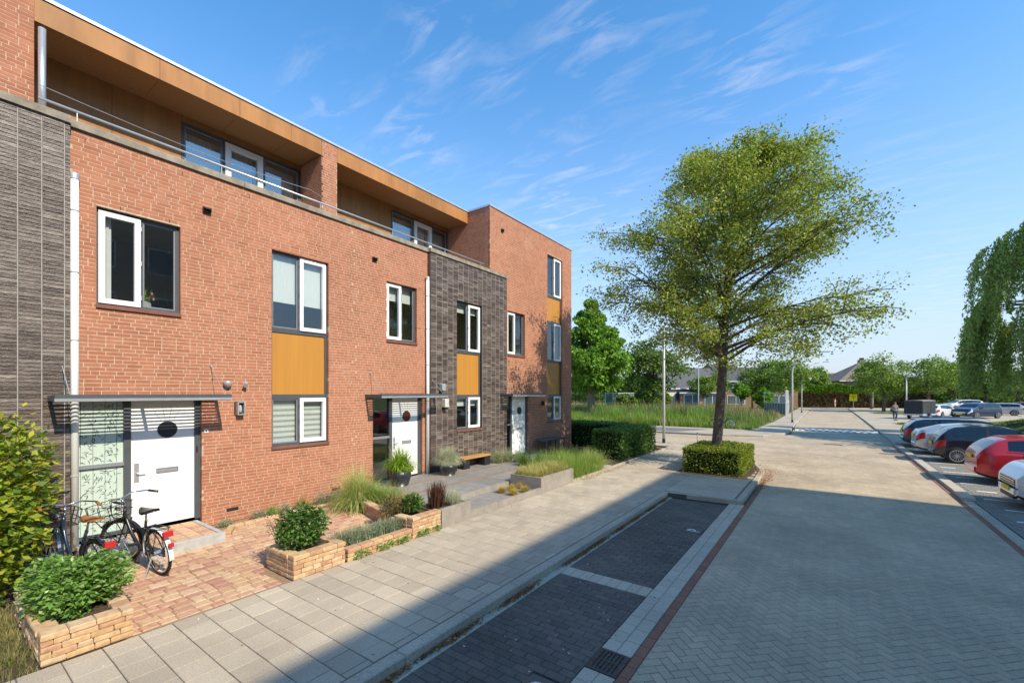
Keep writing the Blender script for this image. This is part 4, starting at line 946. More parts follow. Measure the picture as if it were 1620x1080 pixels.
# bench, black boxes, side table
bn = thing('garden_bench', 'varnished wooden plank bench on black legs below the dark brick bay window', 'bench', (-9.6, 11.0, .19))
MB().cbox(-9.80, -9.42, 10.45, 11.8, .50, .55, .006).build('seat', M_wood, bn)
for y in (10.45, 11.5): b = MB(); b.cbox(-9.78, -9.44, y, y+.3, .19, .498, .01); b.build('leg', M_black, bn)
tb_ = thing('side_table', 'low dark table against red brick under the end house window', 'table', (-9.6, 16.2, 0))
MB().cbox(-9.9, -9.35, 15.4, 17.0, .66, .71, .008).build('table_top', M_grey, tb_)
for x, y in ((-9.86, 15.45), (-9.42, 15.45), (-9.86, 16.9), (-9.42, 16.9)): MB().box(x, x+.05, y, y+.05, .02, .66).build('leg', M_grey, tb_)
# plant pots
def pot(name, label, x, y, z, r, h):
    t = thing(name, label, 'plant pot', (x, y, z)); 
    MB().lathe([(r*.72, 0), (r*.95, h*.5), (r, h), (r*.9, h), (r*.88, h*.85)], (x, y, z), 24).build('pot', mat('glazed_black_pot', (.028, .028, .03), .35, 12, .2, spec=.6), t, smooth=True)
    MB().lathe([(r*.87, h*.80), (r*.5, h*.87), (.01, h*.88)], (x, y, z), 20).build('soil', M_soil, t); return t
p1 = pot('plant_pot', 'black pot with bright green strappy lily beside the second front door', -9.25, 7.72, .19, .30, .42)
p2 = pot('plant_pot', 'rounded black pot with pale blue fescue grass below dark brick', -9.25, 9.55, .19, .27, .34)
p3 = thing('plant_pot', 'empty square black pot behind the fescue pot', 'plant pot', (-9.6, 9.98, .19)); b = MB(); frame_rect(b, 0, 0, 0, 0, 0, 0, 0)
m = MB(); m.box(-9.8, -9.45, 9.85, 10.15, .19, .5); m.build('pot', M_black, p3)

# ------------------------------------------------------------------ plants
def lm(name, cols, **k): return mat(name, cols, k.pop('rough', .55), 2.5, .2, leaf=True, spec=k.pop('spec', .35), **k)
L_yg = lm('yellow_green_leaf', [(0.230, 0.324, 0.030), (0.380, 0.420, 0.035), (0.103, 0.192, 0.025), (0.517, 0.480, 0.050), (0.149, 0.252, 0.030), (0.069, 0.132, 0.020)])
L_shr = lm('glossy_green_leaf', [(0.456, 0.550, 0.228), (0.138, 0.276, 0.045), (0.206, 0.373, 0.063), (0.090, 0.186, 0.032), (0.304, 0.469, 0.127), (0.110, 0.235, 0.038)], rough=.35, spec=.5)
L_dk = lm('dark_glossy_leaf', [(0.065, 0.156, 0.026), (0.111, 0.221, 0.036), (0.046, 0.117, 0.022), (0.169, 0.286, 0.060)], rough=.35, spec=.5)
L_hedge = lm('hedge_leaf', [(0.091, 0.182, 0.029), (0.140, 0.252, 0.046), (0.056, 0.126, 0.021), (0.224, 0.336, 0.072)], rough=.4, spec=.45)
L_ghedge = lm('golden_hedge_leaf', [(0.156, 0.216, 0.026), (0.273, 0.324, 0.036), (0.085, 0.135, 0.022), (0.416, 0.432, 0.054)], rough=.45)
L_tree = lm('alder_leaf', [(0.248, 0.345, 0.058), (0.379, 0.444, 0.085), (0.146, 0.230, 0.046), (0.496, 0.520, 0.117), (0.321, 0.306, 0.072), (0.190, 0.291, 0.052)])
L_bright = lm('bright_green_leaf', [(.13, .27, .025), (.20, .37, .035), (.08, .18, .018), (.27, .42, .055)])
L_far = lm('far_tree_leaf', [(.155, .262, .042), (.240, .344, .063), (.105, .178, .031), (.314, .397, .084)])
L_far2 = lm('far_dark_leaf', [(0.108, 0.179, 0.041), (0.168, 0.246, 0.049), (0.072, 0.123, 0.031), (0.216, 0.291, 0.067)])
L_wil = lm('willow_leaf', [(0.497, 0.550, 0.184), (0.276, 0.386, 0.092), (0.400, 0.497, 0.127), (0.179, 0.276, 0.063), (0.550, 0.550, 0.196)])
L_lav = lm('grey_green_leaf', [(.32, .38, .24), (.44, .48, .34), (.23, .28, .17), (.19, .26, .10)])
L_fes = lm('blue_fescue_blade', [(.497, .524, .359), (.635, .621, .428), (.386, .442, .304), (.552, .497, .304)])
L_var = lm('variegated_blade', [(.431, .475, .144), (.316, .402, .101), (.600, .600, .259), (.230, .287, .071)])
L_lily = lm('lily_blade', [(.22, .37, .025), (.31, .46, .04), (.15, .28, .025), (.42, .51, .07)])
L_pur = lm('bronze_blade', [(.09, .035, .025), (.13, .055, .035), (.06, .03, .022), (.17, .10, .05)])
L_tan = lm('tan_blade', [(.418, .319, .132), (.506, .407, .187), (.330, .264, .099), (.275, .264, .088)])
L_gg = lm('green_blade', [(.223, .344, .052), (.327, .447, .086), (.155, .258, .044), (.482, .515, .155)])
M_twig = mat('twig', (.13, .09, .06), .9, 10, .3)
def shrub(name, label, c, r, n, size, m, cat='shrub', seed=1, inner=.5, zmin=-.6, lump=.25, flat=.6, stems=7, elong=1.7, group=None, z0=None, droop=0.0):
    rs = np.random.RandomState(seed); z0 = c[2]-r[2] if z0 is None else z0
    t = thing(name, label, cat, (c[0], c[1], z0), group=group)
    P, d = shell_pts(n, rs, c, r, inner, zmin, lump, seed); P[:, 2] = np.maximum(P[:, 2], z0+.02)
    V, F = leaf_quads(P, size, rs, flat, elong, outward=d*1.0, droop=droop); np_mesh('foliage', V, F, m, t)
    rr = random.Random(seed); st_ = MB()
    for k in range(stems):
        a = rr.uniform(0, 6.28); e = rr.uniform(.5, .9); top = (c[0]+math.cos(a)*r[0]*e*.8, c[1]+math.sin(a)*r[1]*e*.8, c[2]+r[2]*rr.uniform(.2, .7))
        b0 = (c[0]+rr.uniform(-.06, .06)*r[0]*3, c[1]+rr.uniform(-.06, .06)*r[1]*3, z0-.02)
        st_.tube(curve_pts(b0, ((b0[0]+top[0])/2-.1*r[0], (b0[1]+top[1])/2, z0+(top[2]-z0)*.6), top, 5), [.014, .012, .009, .007, .004], 5)
    if stems: st_.build('stems', M_twig, t)
    return t
def grass_clump(name, label, bases, n, L, spread, w, m, seed, r0=.06, droop=1.0, group=None, cat='ornamental grass', z=None):
    rs = np.random.RandomState(seed); t = thing(name, label, cat, bases[0], group=group)
    V, F = merge([tuft(rs, n, b, L, spread, r0, w, 4, droop) for b in bases]); np_mesh('blades', V, F, m, t); return t
shrub('bush', 'tall yellow green leafy bush against the dark brick at the left edge', (-8.95, .38, 1.15), (1.1, .98, 1.2), 9500, .10, L_yg, 'bush', 3, .45, -.9, .35, stems=16, z0=-.03)
shrub('shrub', 'bushy green shrub filling the sandstone planter nearest the viewer', (-6.88, 1.16, .52), (.56, .40, .40), 6500, .065, L_shr, 'shrub', 4, .35, -.75, .4, elong=2.2, z0=.2)
shrub('shrub', 'rounded glossy dark green shrub in the patio corner planter', (-6.52, 3.56, .60), (.34, .37, .35), 2300, .06, L_dk, 'shrub', 5, .4, -.8, .2, elong=1.6, z0=.24)
tw = thing('dry_plant', 'dry twiggy plant left of the glossy planter shrub', 'plant', (-6.8, 3.4, .24)); b = MB(); rr = random.Random(4)
for k in range(26):
    a = rr.uniform(0, 6.28); q = rr.uniform(.05, .28); b.tube([(-6.78, 3.38, .25), (-6.78+math.cos(a)*q*.5, 3.38+math.sin(a)*q*.5, .5), (-6.78+math.cos(a)*q, 3.38+math.sin(a)*q, rr.uniform(.62, .85))], [.004, .003, .0015], 4)
b.build('twigs', M_twig, tw); rs = np.random.RandomState(8); P, d = shell_pts(350, rs, (-6.78, 3.38, .62), (.26, .26, .22), .3, -1, .2, 3); V, F = leaf_quads(P, .03, rs); np_mesh('leaves', V, F, mat('dry_leaf', [(.22, .13, .07), (.16, .13, .06), (.28, .2, .1)], .9, 3, .2, leaf=True), tw)
def lavender(label, x0, y0, x1, y1, n, h, seed, m=L_lav):
    rs = np.random.RandomState(seed); rr = random.Random(seed); bs = [(x0+(x1-x0)*i/(n-1)+rr.uniform(-.07, .07), y0+(y1-y0)*i/(n-1), .13) for i in range(n)] if n > 1 else [(x0, y0, .1)]
    t = thing('lavender', label, 'plant', bs[0]); V, F = merge([tuft(rs, 130, b, h*rs.uniform(.8, 1.15), 1.1, .07, .004, 3, .4) for b in bs])
    Ps = []; 
    for b in bs:
        P, d = shell_pts(230, rs, (b[0], b[1], b[2]+h*.45), (.16, .16, h*.5), .3, -.6, .2, seed); Ps.append(P)
    V2, F2 = leaf_quads(np.concatenate(Ps), .035, rs, elong=3.5); V, F = merge([(V, F), (V2, F2)]); np_mesh('foliage', V, F, m, t)
lavender('grey green lavender mound spreading along the low sandstone wall', -6.5, 4.1, -6.42, 5.25, 9, .30, 11)
rs = np.random.RandomState(12)
for k, (lab, y, hh, m) in enumerate([('small silvery border plant first beyond the doorstep', 3.72, .13, L_lav), ('silvery grey border tuft between two green ones at the wall foot', 4.35, .18, L_lav), ('green border tuft right of the silvery one at the wall foot', 4.62, .22, L_shr), ('pale silvery border tuft under the striped blind window', 4.9, .2, L_lav), ('reddish green border plant under the right jamb of the striped window', 5.3, .3, L_tan), ('wide low green border plant near the air vent', 5.75, .28, L_lav), ('bluish border tuft beside the big arching grass', 6.1, .24, L_shr)]):
    t = thing('border_plant', lab, 'plant', (-9.72, y, 0)); P, d = shell_pts(420, rs, (-9.7, y, hh*.45), (.15, .17+.05*(k > 3), hh*.6), .3, -.4, .2, k); P[:, 2] = np.maximum(P[:, 2], 0.01); V, F = leaf_quads(P, .035, rs, elong=2.5)
    V2, F2 = tuft(rs, 60, (-9.7, y, -.01), hh*1.2, 1.0, .06, .003, 3, .5); V, F = merge([(V, F), (V2, F2)]); np_mesh('foliage', V, F, m, t)
t = thing('creeping_plant', 'green weeds creeping out at the foot of the low sandstone wall', 'plant', (-6.05, 4.8, 0)); Ps = []
for y in np.linspace(4.2, 5.9, 9): P, d = shell_pts(110, rs, (-6.06, y+rs.uniform(-.08, .08), .04), (.07, .12, .10), .3, 0, .2, int(y*9)); Ps.append(P)
V, F = leaf_quads(np.concatenate(Ps), .035, rs); np_mesh('foliage', V, F, L_shr, t)
grass_clump('ornamental_grass', 'large arching variegated grass at the patio back corner', [(-9.0, 6.25, .0), (-8.7, 6.05, .0)], 1000, 1.0, 1.9, .006, L_var, 21, .12)
grass_clump('ornamental_grass', 'mid green upright grass between the variegated grass and the lily pot', [(-8.35, 6.3, .05), (-8.0, 6.4, .05)], 700, .6, 1.2, .004, L_gg, 22, .12)
grass_clump('ornamental_grass', 'tan feathery grass behind the corner sandstone planter', [(-7.3, 6.0, .1), (-7.0, 6.05, .15), (-6.75, 5.85, .25)], 600, .5, 1.2, .0035, L_tan, 23, .12)
shrub('shrub', 'small dark evergreen shrub on the corner sandstone planter', (-6.55, 5.78, .52), (.22, .2, .24), 900, .055, L_dk, 'shrub', 24, .4, -.8, .2, z0=.28)
shrub('shrub', 'olive brown spiky shrub spilling over the sandstone wall return', (-6.95, 5.55, .42), (.3, .22, .3), 900, .05, lm('olive_leaf', [(.16, .15, .05), (.22, .18, .07), (.10, .12, .03)]), 'shrub', 25, .3, -.8, .2, z0=.05, elong=3)
grass_clump('ornamental_grass', 'dark bronze purple spiky grass in the grey slab bed', [(-6.5, 6.3, .28), (-6.55, 6.5, .28)], 170, .55, .6, .009, L_pur, 26, .06, .25)
grass_clump('ornamental_grass', 'pale tan fine grass spilling over the grey slab edge', [(-6.35, 6.75, .28), (-6.55, 6.9, .28), (-6.75, 6.75, .28)], 420, .36, 1.3, .0025, L_fes, 27, .06)
grass_clump('lily', 'bright green strappy lily with bleached seed heads in the black pot', [(-9.25, 7.72, .56)], 520, .74, 1.9, .012, L_lily, 28, .10, cat='plant')
t = thing('sedum', 'yellow green trailing sedum at the rim of the lily pot', 'plant', (-9.1, 7.9, .6)); P, d = shell_pts(700, rs, (-9.13, 7.86, .60), (.22, .2, .12), .4, -.6, .2, 31); V, F = leaf_quads(P, .035, rs); np_mesh('foliage', V, F, L_lily, t)
grass_clump('dried_flower', 'dried brown allium seed heads standing in the lily pot', [(-9.35, 7.55, .6)], 26, .75, .5, .003, L_tan, 29, .08, .3, cat='plant')
grass_clump('fescue', 'dome of pale blue fescue grass in the rounded black pot', [(-9.25, 9.55, .5)], 1900, .60, 2.1, .004, L_fes, 30, .12, .8)
grass_clump('ornamental_grass', 'white green variegated grass beside the bench at dark brick foot', [(-9.4, 12.2, .1), (-9.3, 12.6, .1), (-9.0, 12.9, .1)], 360, .62, 1.1, .007, lm('white_green_blade', [(.42, .46, .26), (.30, .36, .15), (.52, .54, .38)]), 32, .1)
grass_clump('ornamental_grass', 'dark green fine grass mound in front of the end house door', [(-8.3, 12.3, .15), (-8.0, 12.8, .1), (-7.7, 12.2, .1)], 520, .6, 1.1, .003, lm('deep_green_blade', [(.06, .14, .02), (.09, .18, .03), (.05, .10, .02)]), 33, .14)
grass_clump('ornamental_grass', 'yellowish grass filling the long raised grey planter', [(-6.95+.27*i, 9.98+.3*k, .35) for i in range(3) for k in range(6)], 190, .34, 1.4, .004, lm('yellow_blade', [(.55, .46, .15), (.60, .54, .25), (.40, .38, .10), (.32, .36, .09)]), 34, .08)
grass_clump('ornamental_grass', 'tall wispy green and straw grasses beyond the long grey planter', [(-7.6+.32*i, 11.75+.36*k, .02) for i in range(5) for k in range(6)], 170, .85, 1.3, .0035, L_gg, 35, .12)
grass_clump('ornamental_grass', 'straw coloured wispy grass at the pavement edge by the clipped hedge', [(-6.7+.25*i, 13.2+.3*k, .02) for i in range(2) for k in range(4)], 220, .78, 1.5, .0035, L_var, 36, .12)
for k, (x, y, lab) in enumerate([(-6.85, 9.05, 'golden tussock at the inner step edge, leftmost of its cluster'), (-6.45, 9.0, 'golden tussock nearest the pavement slab'), (-6.8, 9.4, 'golden tussock in the middle of the step cluster'), (-6.4, 9.45, 'golden tussock close to the long grey planter'), (-6.75, 9.75, 'golden tussock at the far corner of the step')]):
    t = thing('tussock', lab, 'ornamental grass', (x, y, .065), group='golden tussocks on the lower step'); r_ = np.random.RandomState(40+k); V, F = tuft(r_, 420, (x, y, .06), .2, 1.5, .05, .004, 3, .9); np_mesh('blades', V, F, lm('golden_blade', [(.50, .36, .08), (.58, .45, .14), (.40, .30, .06)]), t)
# wild grass at lower left
rs = np.random.RandomState(50); n = 520; parts = []
for k in range(n):
    x = rs.uniform(-8.6, -6.1); y = rs.uniform(-.8, .72); parts.append(tuft(rs, 16, (x, y, -.03), rs.uniform(.05, .14), 1.3, .06, .003, 2, .6))
V, F = merge(parts); o = np_mesh('wild_grass', V, F, M_dry); o['kind'] = 'stuff'
n = 260; parts = []
for k in range(n):
    x = rs.uniform(-8.6, -6.1); y = rs.uniform(-.8, .72); parts.append(tuft(rs, 12, (x, y, -.03), rs.uniform(.05, .12), 1.3, .06, .003, 2, .6))
V, F = merge(parts); o = np_mesh('green_grass', V, F, M_grass); o['kind'] = 'stuff'
# hedges -------------------------------------------------------------
def hedge(name, label, x0, x1, y0, y1, z0, z1, n, m, seed, size=.06, cat='hedge', core=None):
    rs = np.random.RandomState(seed); t = thing(name, label, cat, ((x0+x1)/2, (y0+y1)/2, z0)); lx, ly, lz = x1-x0, y1-y0, z1-z0
    A = [lx*ly, lx*lz, lx*lz, ly*lz, ly*lz]; cnt = (np.array(A)/sum(A)*n).astype(int); Ps = []; Ds = []
    for k, c in enumerate(cnt):
        u, v = rs.rand(c), rs.rand(c); dep = rs.rand(c)**2*.12-.02+.03*np.sin(u*lx*5+k)*np.sin(v*9)
        if k == 0: P = np.stack([x0+u*lx, y0+v*ly, z1-dep], 1); D = np.array([0, 0, 1.])
        elif k == 1: P = np.stack([x0+u*lx, y0+dep, z0+v*lz], 1); D = np.array([0, -1., 0])
        elif k == 2: P = np.stack([x0+u*lx, y1-dep, z0+v*lz], 1); D = np.array([0, 1., 0])
        elif k == 3: P = np.stack([x0+dep, y0+u*ly, z0+v*lz], 1); D = np.array([-1., 0, 0])
        else: P = np.stack([x1-dep, y0+u*ly, z0+v*lz], 1); D = np.array([1., 0, 0])
        Ps.append(P); Ds.append(np.repeat(D[None], c, 0))
    P = np.concatenate(Ps); P += rs.normal(size=P.shape)*.012
    V, F = leaf_quads(P, size, rs, .2, 1.5, outward=np.concatenate(Ds)*.8); np_mesh('foliage', V, F, m, t)
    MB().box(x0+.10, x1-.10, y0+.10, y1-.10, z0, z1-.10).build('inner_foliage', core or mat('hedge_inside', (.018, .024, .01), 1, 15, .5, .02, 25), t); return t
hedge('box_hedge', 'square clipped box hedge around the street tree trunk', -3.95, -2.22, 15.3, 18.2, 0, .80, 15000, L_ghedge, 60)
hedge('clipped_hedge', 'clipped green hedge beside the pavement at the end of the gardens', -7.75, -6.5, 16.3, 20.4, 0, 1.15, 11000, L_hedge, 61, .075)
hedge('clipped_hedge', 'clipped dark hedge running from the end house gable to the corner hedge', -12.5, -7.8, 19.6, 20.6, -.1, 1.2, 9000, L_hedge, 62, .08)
g = MB().quad((-4.15, 15.1, .001), (-2.0, 15.1, .001), (-2.0, 18.4, .001), (-4.15, 18.4, .001)); structure('tree_pit', g, M_soil)
# litter in the gutter and at the corner
rs = np.random.RandomState(70); P = []
for k in range(5200):
    seg = rs.choice([2.6, 3.6, 4.9, 6.6, 7.4, 8.5, 9.3, 10.4, 11.3]); P.append((-3.43+abs(rs.normal())*.035, seg+rs.normal()*.24, RZ+.008+rs.rand()*.02))
for k in range(900): P.append((-1.62+rs.normal()*.09, 15.5+rs.normal()*1.0, RZ+.008+rs.rand()*.02))
for k in range(800): P.append((-1.8+rs.normal()*.35, 16.8+rs.normal()*.5, .01+rs.rand()*.02))
for k in range(350): P.append((-6.05+rs.normal()*.07, rs.uniform(12, 16), .01))
for k in range(120): P.append((rs.uniform(-3.2, -1.7), rs.uniform(3, 11), RZ+.006))
for k in range(60): P.append((rs.uniform(-6, -3.7), rs.uniform(1.5, 14), .006))
P = np.array(P); V, F = leaf_quads(P, .032, rs, 4, 1.7); V[:, 2] = np.maximum(V[:, 2], RZ+.003); o = np_mesh('fallen_leaves', V, F, M_litter); o['kind'] = 'stuff'
rs = np.random.RandomState(71)
P = np.stack([rs.uniform(-3.3, -2.0, 90), rs.uniform(.8, 11.6, 90), np.full(90, RZ+.006)], 1); P2 = np.stack([rs.uniform(-6, -3.7, 60), rs.uniform(.8, 12, 60), np.full(60, .006)], 1); P3 = np.stack([rs.uniform(-1.5, 2.6, 50), rs.uniform(3, 14, 50), np.full(50, RZ+.006)], 1)
V, F = leaf_quads(np.concatenate([P, P2, P3]), .026, rs, 9, 1.2); V[:, 2] = np.maximum(V[:, 2], RZ+.003); o = np_mesh('pale_specks', V, F, mat('pale_speck', (.55, .52, .42), .8, 5, .2)); o['kind'] = 'stuff'
# tulips on the sill
t = thing('tulip_vase', 'vase of pink tulips on the sill inside the nearest upper window', 'vase', (-10.35, 2.62, 4.19))
MB().lathe([(.05, 0), (.085, .05), (.08, .12), (.06, .14)], (-10.30, 2.62, 4.2), 14).build('vase', M_conc, t)
V, F = tuft(np.random.RandomState(5), 46, (-10.30, 2.62, 4.3), .30, 1.5, .03, .012, 4, .5); np_mesh('leaves', V, F, L_lily, t)
b = MB(); rr = random.Random(9)
for k in range(9): a = rr.uniform(0, 6.28); q = rr.uniform(.1, .24); b.lathe([(.002, -.03), (.016, -.01), (.017, .015), (.004, .035)], (-10.30+math.cos(a)*q*.4, 2.62+math.sin(a)*q, 4.30+rr.uniform(.08, .24)), 7)
b.build('tulip_heads', mat('pink_petal', (.75, .25, .27), .6, 5, .1), t)
MB().box(-10.42, -10.19, 1.95, 3.0, 4.16, 4.195).build('window_board', M_white, h1)
# ------------------------------------------------------------------ trees
def branch_tree(name, label, base, H, profile, r_tr, n1, nleaf, size, m, seed, lean=(0, 0), z_first=.28, bark=M_bark, sub=6, up=.45, group=None, twist=.12, elong=1.4, skew=(0, 0), cl=.38, droop=0.0):
    """profile(t)->crown radius at height fraction t"""
    rr = random.Random(seed); rs = np.random.RandomState(seed); t = thing(name, label, 'tree', base, group=group); bx, by, bz = base
    tr = MB(); pts = []; N = 12
    for k in range(N+1):
        f = k/N; pts.append((bx+lean[0]*f+math.sin(f*5+seed)*.12*f, by+lean[1]*f+math.cos(f*4+seed)*.1*f, bz+H*.93*f))
    rads = [r_tr*(1.25 if k == 0 else 1)*(1-k/N)**.7+.02 for k in range(N+1)]; tr.tube(pts, rads, 12); tr.build('trunk', bark, t, smooth=True)
    def tp(f): q = min(f/.93, 1)*N; k = min(int(q), N-1); a, b = Vector(pts[k]), Vector(pts[k+1]); return a.lerp(b, q-k)
    br = MB(); tips = []
    for k in range(n1):
        f0 = z_first+(0.93-z_first)*(k+rr.random()*.8)/n1; p0 = tp(f0); ang = k*2.4+rr.uniform(-.8, .8)
        ft = min(1.0, f0+up*rr.uniform(.10, .35)*(1.05-f0)*1.3*(1 if f0 > .45 else (.5 if k % 2 else .9)))
        ft = max(ft, .38) if H > 11 else ft; rad = profile(ft)*rr.uniform(.6, 1.02)
        ca, sa = math.cos(ang), math.sin(ang); tip = Vector((bx+ca*rad+skew[0]*ft, by+sa*rad+skew[1]*ft, bz+H*ft)); mid = p0.lerp(tip, .5); mid.z += (tip.z-p0.z)*.12+rad*.04
        L = (tip-p0).length; c = curve_pts(p0, mid, tip, 7); r0 = max(.02, r_tr*.42*(1-f0)+.012)
        br.tube(c, [r0*(1-i/6)+.008 for i in range(7)], 6)
        for s in range(sub):
            q = .16+.84*(s+rr.random())/sub; i = min(int(q*6), 5); a = Vector(c[i]).lerp(Vector(c[i+1]), q*6-i); l = L*rr.uniform(.22, .42)*(1.15-q*.5)
            d = Vector((ca+rr.uniform(-1.1, 1.1), sa+rr.uniform(-1.1, 1.1), rr.uniform(-.25, .75)-droop)).normalized(); e = a+d*l
            c2 = curve_pts(a, a.lerp(e, .5)+Vector((0, 0, l*.1)), e, 4); br.tube(c2, [r0*.38*(1-j/4)+.004 for j in range(4)], 4, cap=False)
            for j in range(1, 4): tips.append((c2[j], .5+j*.18))
            for w in range(2):
                dd = (d+Vector((rr.uniform(-.9, .9), rr.uniform(-.9, .9), rr.uniform(-.6, .6)-droop))).normalized(); e2 = Vector(c2[2])+dd*l*.55; br.tube([c2[2], e2], [.007, .003], 3, cap=False); tips.append((tuple(e2), .9)); tips.append((tuple(Vector(c2[2]).lerp(e2, .5)), .7))
        tips.append((tuple(tip), 1.0))
        if f0 < .5:
            for w in range(5):
                a = p0.lerp(tip, rr.uniform(.1, .7)); e2 = a+Vector((rr.uniform(-.9, .9), rr.uniform(-.9, .9), rr.uniform(-.9, .1))); br.tube([a, e2], [.012, .004], 4, cap=False); tips.append((tuple(e2), 1.3)); tips.append((tuple(a.lerp(e2, .6)), 1.2))
    br.build('branches', bark, t)
    T = np.array([p for p, w in tips]); wgt = np.array([w*rr.uniform(.0, 1.6)**1.6 for p, w in tips]); wgt /= wgt.sum()
    idx = rs.choice(len(T), nleaf, p=wgt); P = T[idx]+rs.normal(size=(nleaf, 3))*np.array([cl, cl, cl*.62]); P[:, 2] -= abs(rs.normal(size=nleaf))*.10
    V, F = leaf_quads(P, size, rs, .35, elong, droop=.25); np_mesh('crown', V, F, m, t); return t
def prof_main(t):
    return float(np.interp(t, [.32, .42, .52, .62, .72, .82, .91, 1.0], [3.5, 4.1, 4.35, 4.35, 4.0, 3.3, 2.2, .6]))
branch_tree('street_tree', 'tall broad crowned street tree growing out of the square box hedge', (-3.3, 17.0, 0), 11.9, prof_main, .16, 78, 115000, .082, L_tree, 14, lean=(.75, .45), z_first=.31, sub=9, up=.9, skew=(.75, .4), cl=.19, droop=.12)
def bushy_tree(name, label, base, H, rx, ry, zc, rz, nleaf, size, m, seed, rt=.2, group=None, conical=False, z_lo=None, bark=M_bark, droop=.2):
    rs = np.random.RandomState(seed); rr = random.Random(seed); t = thing(name, label, 'tree', base, group=group); bx, by, bz = base
    b = MB(); b.tube([(bx, by, bz-.1), (bx+.05, by, bz+H*.3), (bx-.05, by+.05, bz+H*.6), (bx, by, bz+H*.9)], [rt*1.2, rt, rt*.6, rt*.15], 9); b.build('trunk', bark, t, smooth=True)
    br = MB(); nc = 90 if conical else 46; C = []
    for k in range(nc):
        d = rs.normal(size=3); d /= np.linalg.norm(d); q = rs.uniform(.45, .95)
        z = zc+d[2]*rz*q; fx = 1.0
        if conical: fx = np.clip(1.25-(z-(zc-rz))/(2*rz)*1.1, .15, 1.1)
        x, y = bx+d[0]*rx*q*fx, by+d[1]*ry*q*fx; C.append((x, y, bz+z, rs.uniform(.22, .40)*min(rx, rz)*fx**.5*(.72 if conical else 1))); 
        if k % 2 == 0: br.tube(curve_pts((bx, by, bz+max(.25*H, z*.62)), ((bx+x)/2, (by+y)/2, bz+z*.9), (x, y, bz+z), 4), [rt*.35, rt*.22, rt*.12, .01], 5)
    br.build('branches', bark, t); Ps = []; Ds = []
    per = nleaf//nc
    for (x, y, z, r) in C:
        d = rs.normal(size=(per, 3)); d /= np.linalg.norm(d, axis=1)[:, None]; q = rs.rand(per)**.45
        Ps.append(np.array([x, y, z])+d*q[:, None]*np.array([r*1.35, r*1.35, r*.8])); Ds.append(d)
    V, F = leaf_quads(np.concatenate(Ps), size, rs, .4, 1.5, droop=droop, outward=np.concatenate(Ds)*.6); np_mesh('crown', V, F, m, t); return t
bushy_tree('bright_tree', 'bright green conical tree with hanging foliage beyond the end house', (-19.4, 40.5, -.1), 12.6, 4.3, 4.3, 7.4, 4.9, 30000, .34, L_bright, 5, .33, conical=True, bark=mat('pale_bark', (.26, .21, .17), .9, 6, .3), droop=.9)
bushy_tree('dark_tree', 'darker green tree just behind the bright green tree', (-18.0, 56, -.1), 10.5, 3.6, 3.6, 6.0, 3.9, 9000, .34, L_far2, 6, .25)
def at(u, depth): a = (u-810)/693; return (depth*(-math.sin(th)+a*math.cos(th)), depth*(math.cos(th)+a*math.sin(th)))
def zt(v, depth): return CAMZ+(621-v)*depth/693
bg = [  # u, depth, v top, half width px, label, material
 (1068, 82, 572, 24, 'tall far tree behind the grey roofed bungalow', L_far2), (1030, 84, 590, 20, 'low far tree left of the grey bungalow roof', L_far2),
 (1004, 70, 583, 18, 'small tree at the left edge of the wild field', L_far), (1110, 70, 592, 22, 'yellowish young tree in front of the garage', L_far),
 (1133, 75, 588, 22, 'young tree directly left of the street tree trunk in the distance', L_far), (1190, 74, 580, 20, 'far tree just right of the street tree trunk', L_far2),
 (1215, 66, 568, 30, 'round far tree behind the ball court', L_far), (1248, 60, 560, 34, 'big round tree left of the curved street lamps', L_far),
 (1290, 92, 578, 20, 'distant tree between street lamps and the tiled house', L_far), (1172, 60, 604, 12, 'small yellow green sapling in the field', L_bright),
 (1208, 58, 612, 13, 'low bushy sapling beside the ball court fence', L_bright), (1398, 62, 555, 38, 'broad tree left of two beyond the tarpaulin trailer', L_far),
 (1378, 72, 568, 22, 'paler tree at the corner of the long hedge', L_far), (1468, 60, 560, 42, 'broad tree right of two beyond the tarpaulin trailer', L_far),
 (1510, 75, 572, 30, 'tree between broad trees and the weeping willow', L_far2), (1560, 88, 585, 40, 'distant tree row glimpsed left of the willow curtain', L_far2),
 (1610, 95, 575, 45, 'dark distant tree behind the willow', L_far2), (1530, 105, 592, 30, 'far low tree over the distant parked cars', L_far), (975, 95, 590, 26, 'distant tree behind the bright green tree', L_far2), (925, 75, 560, 30, 'tree hidden behind the bright green crown', L_far2),
      (990, 55, 622, 16, 'low green bush before the glazed screen', L_far), (1020, 56, 612, 20, 'rounded green bush right of the glazed screen', L_far), (1048, 57, 618, 16, 'light bush directly beside the tall straight street lamp in the distance', L_far)]
for k, (u, d, v, hw, lab, m) in enumerate(bg):
    x, y = at(u, d); H = zt(v, d)+.1; r = hw*d/693; lo = 1.9 if H > 4 else .6
    zc = (H+lo)/2; rz = (H-lo)/2
    bushy_tree('leafy_tree', lab, (x, y, -.12), H, r, r, zc, rz*.95, 7000 if hw > 25 else 4500, max(.16, d*.0042), m, 100+k, .09+r*.03, group='trees in the distance', bark=M_bark)
# wooded skyline beyond everything
rs = np.random.RandomState(120); Ps = []
for k in range(150):
    u = rs.uniform(860, 1640); d = rs.uniform(112, 150); x, y = at(u, d); r = rs.uniform(2.5, 5); h = rs.uniform(3.5, 7.5)
    dd = rs.normal(size=(260, 3)); dd /= np.linalg.norm(dd, axis=1)[:, None]; P = np.array([x, y, h*.5])+dd*np.array([r, r, h*.55])*rs.rand(260, 1)**.3; P[:, 2] = np.maximum(P[:, 2], 0); Ps.append(P)
V, F = leaf_quads(np.concatenate(Ps), .9, rs, .3, 1.3); o = np_mesh('distant_woods', V, F, L_far2); o['kind'] = 'stuff'
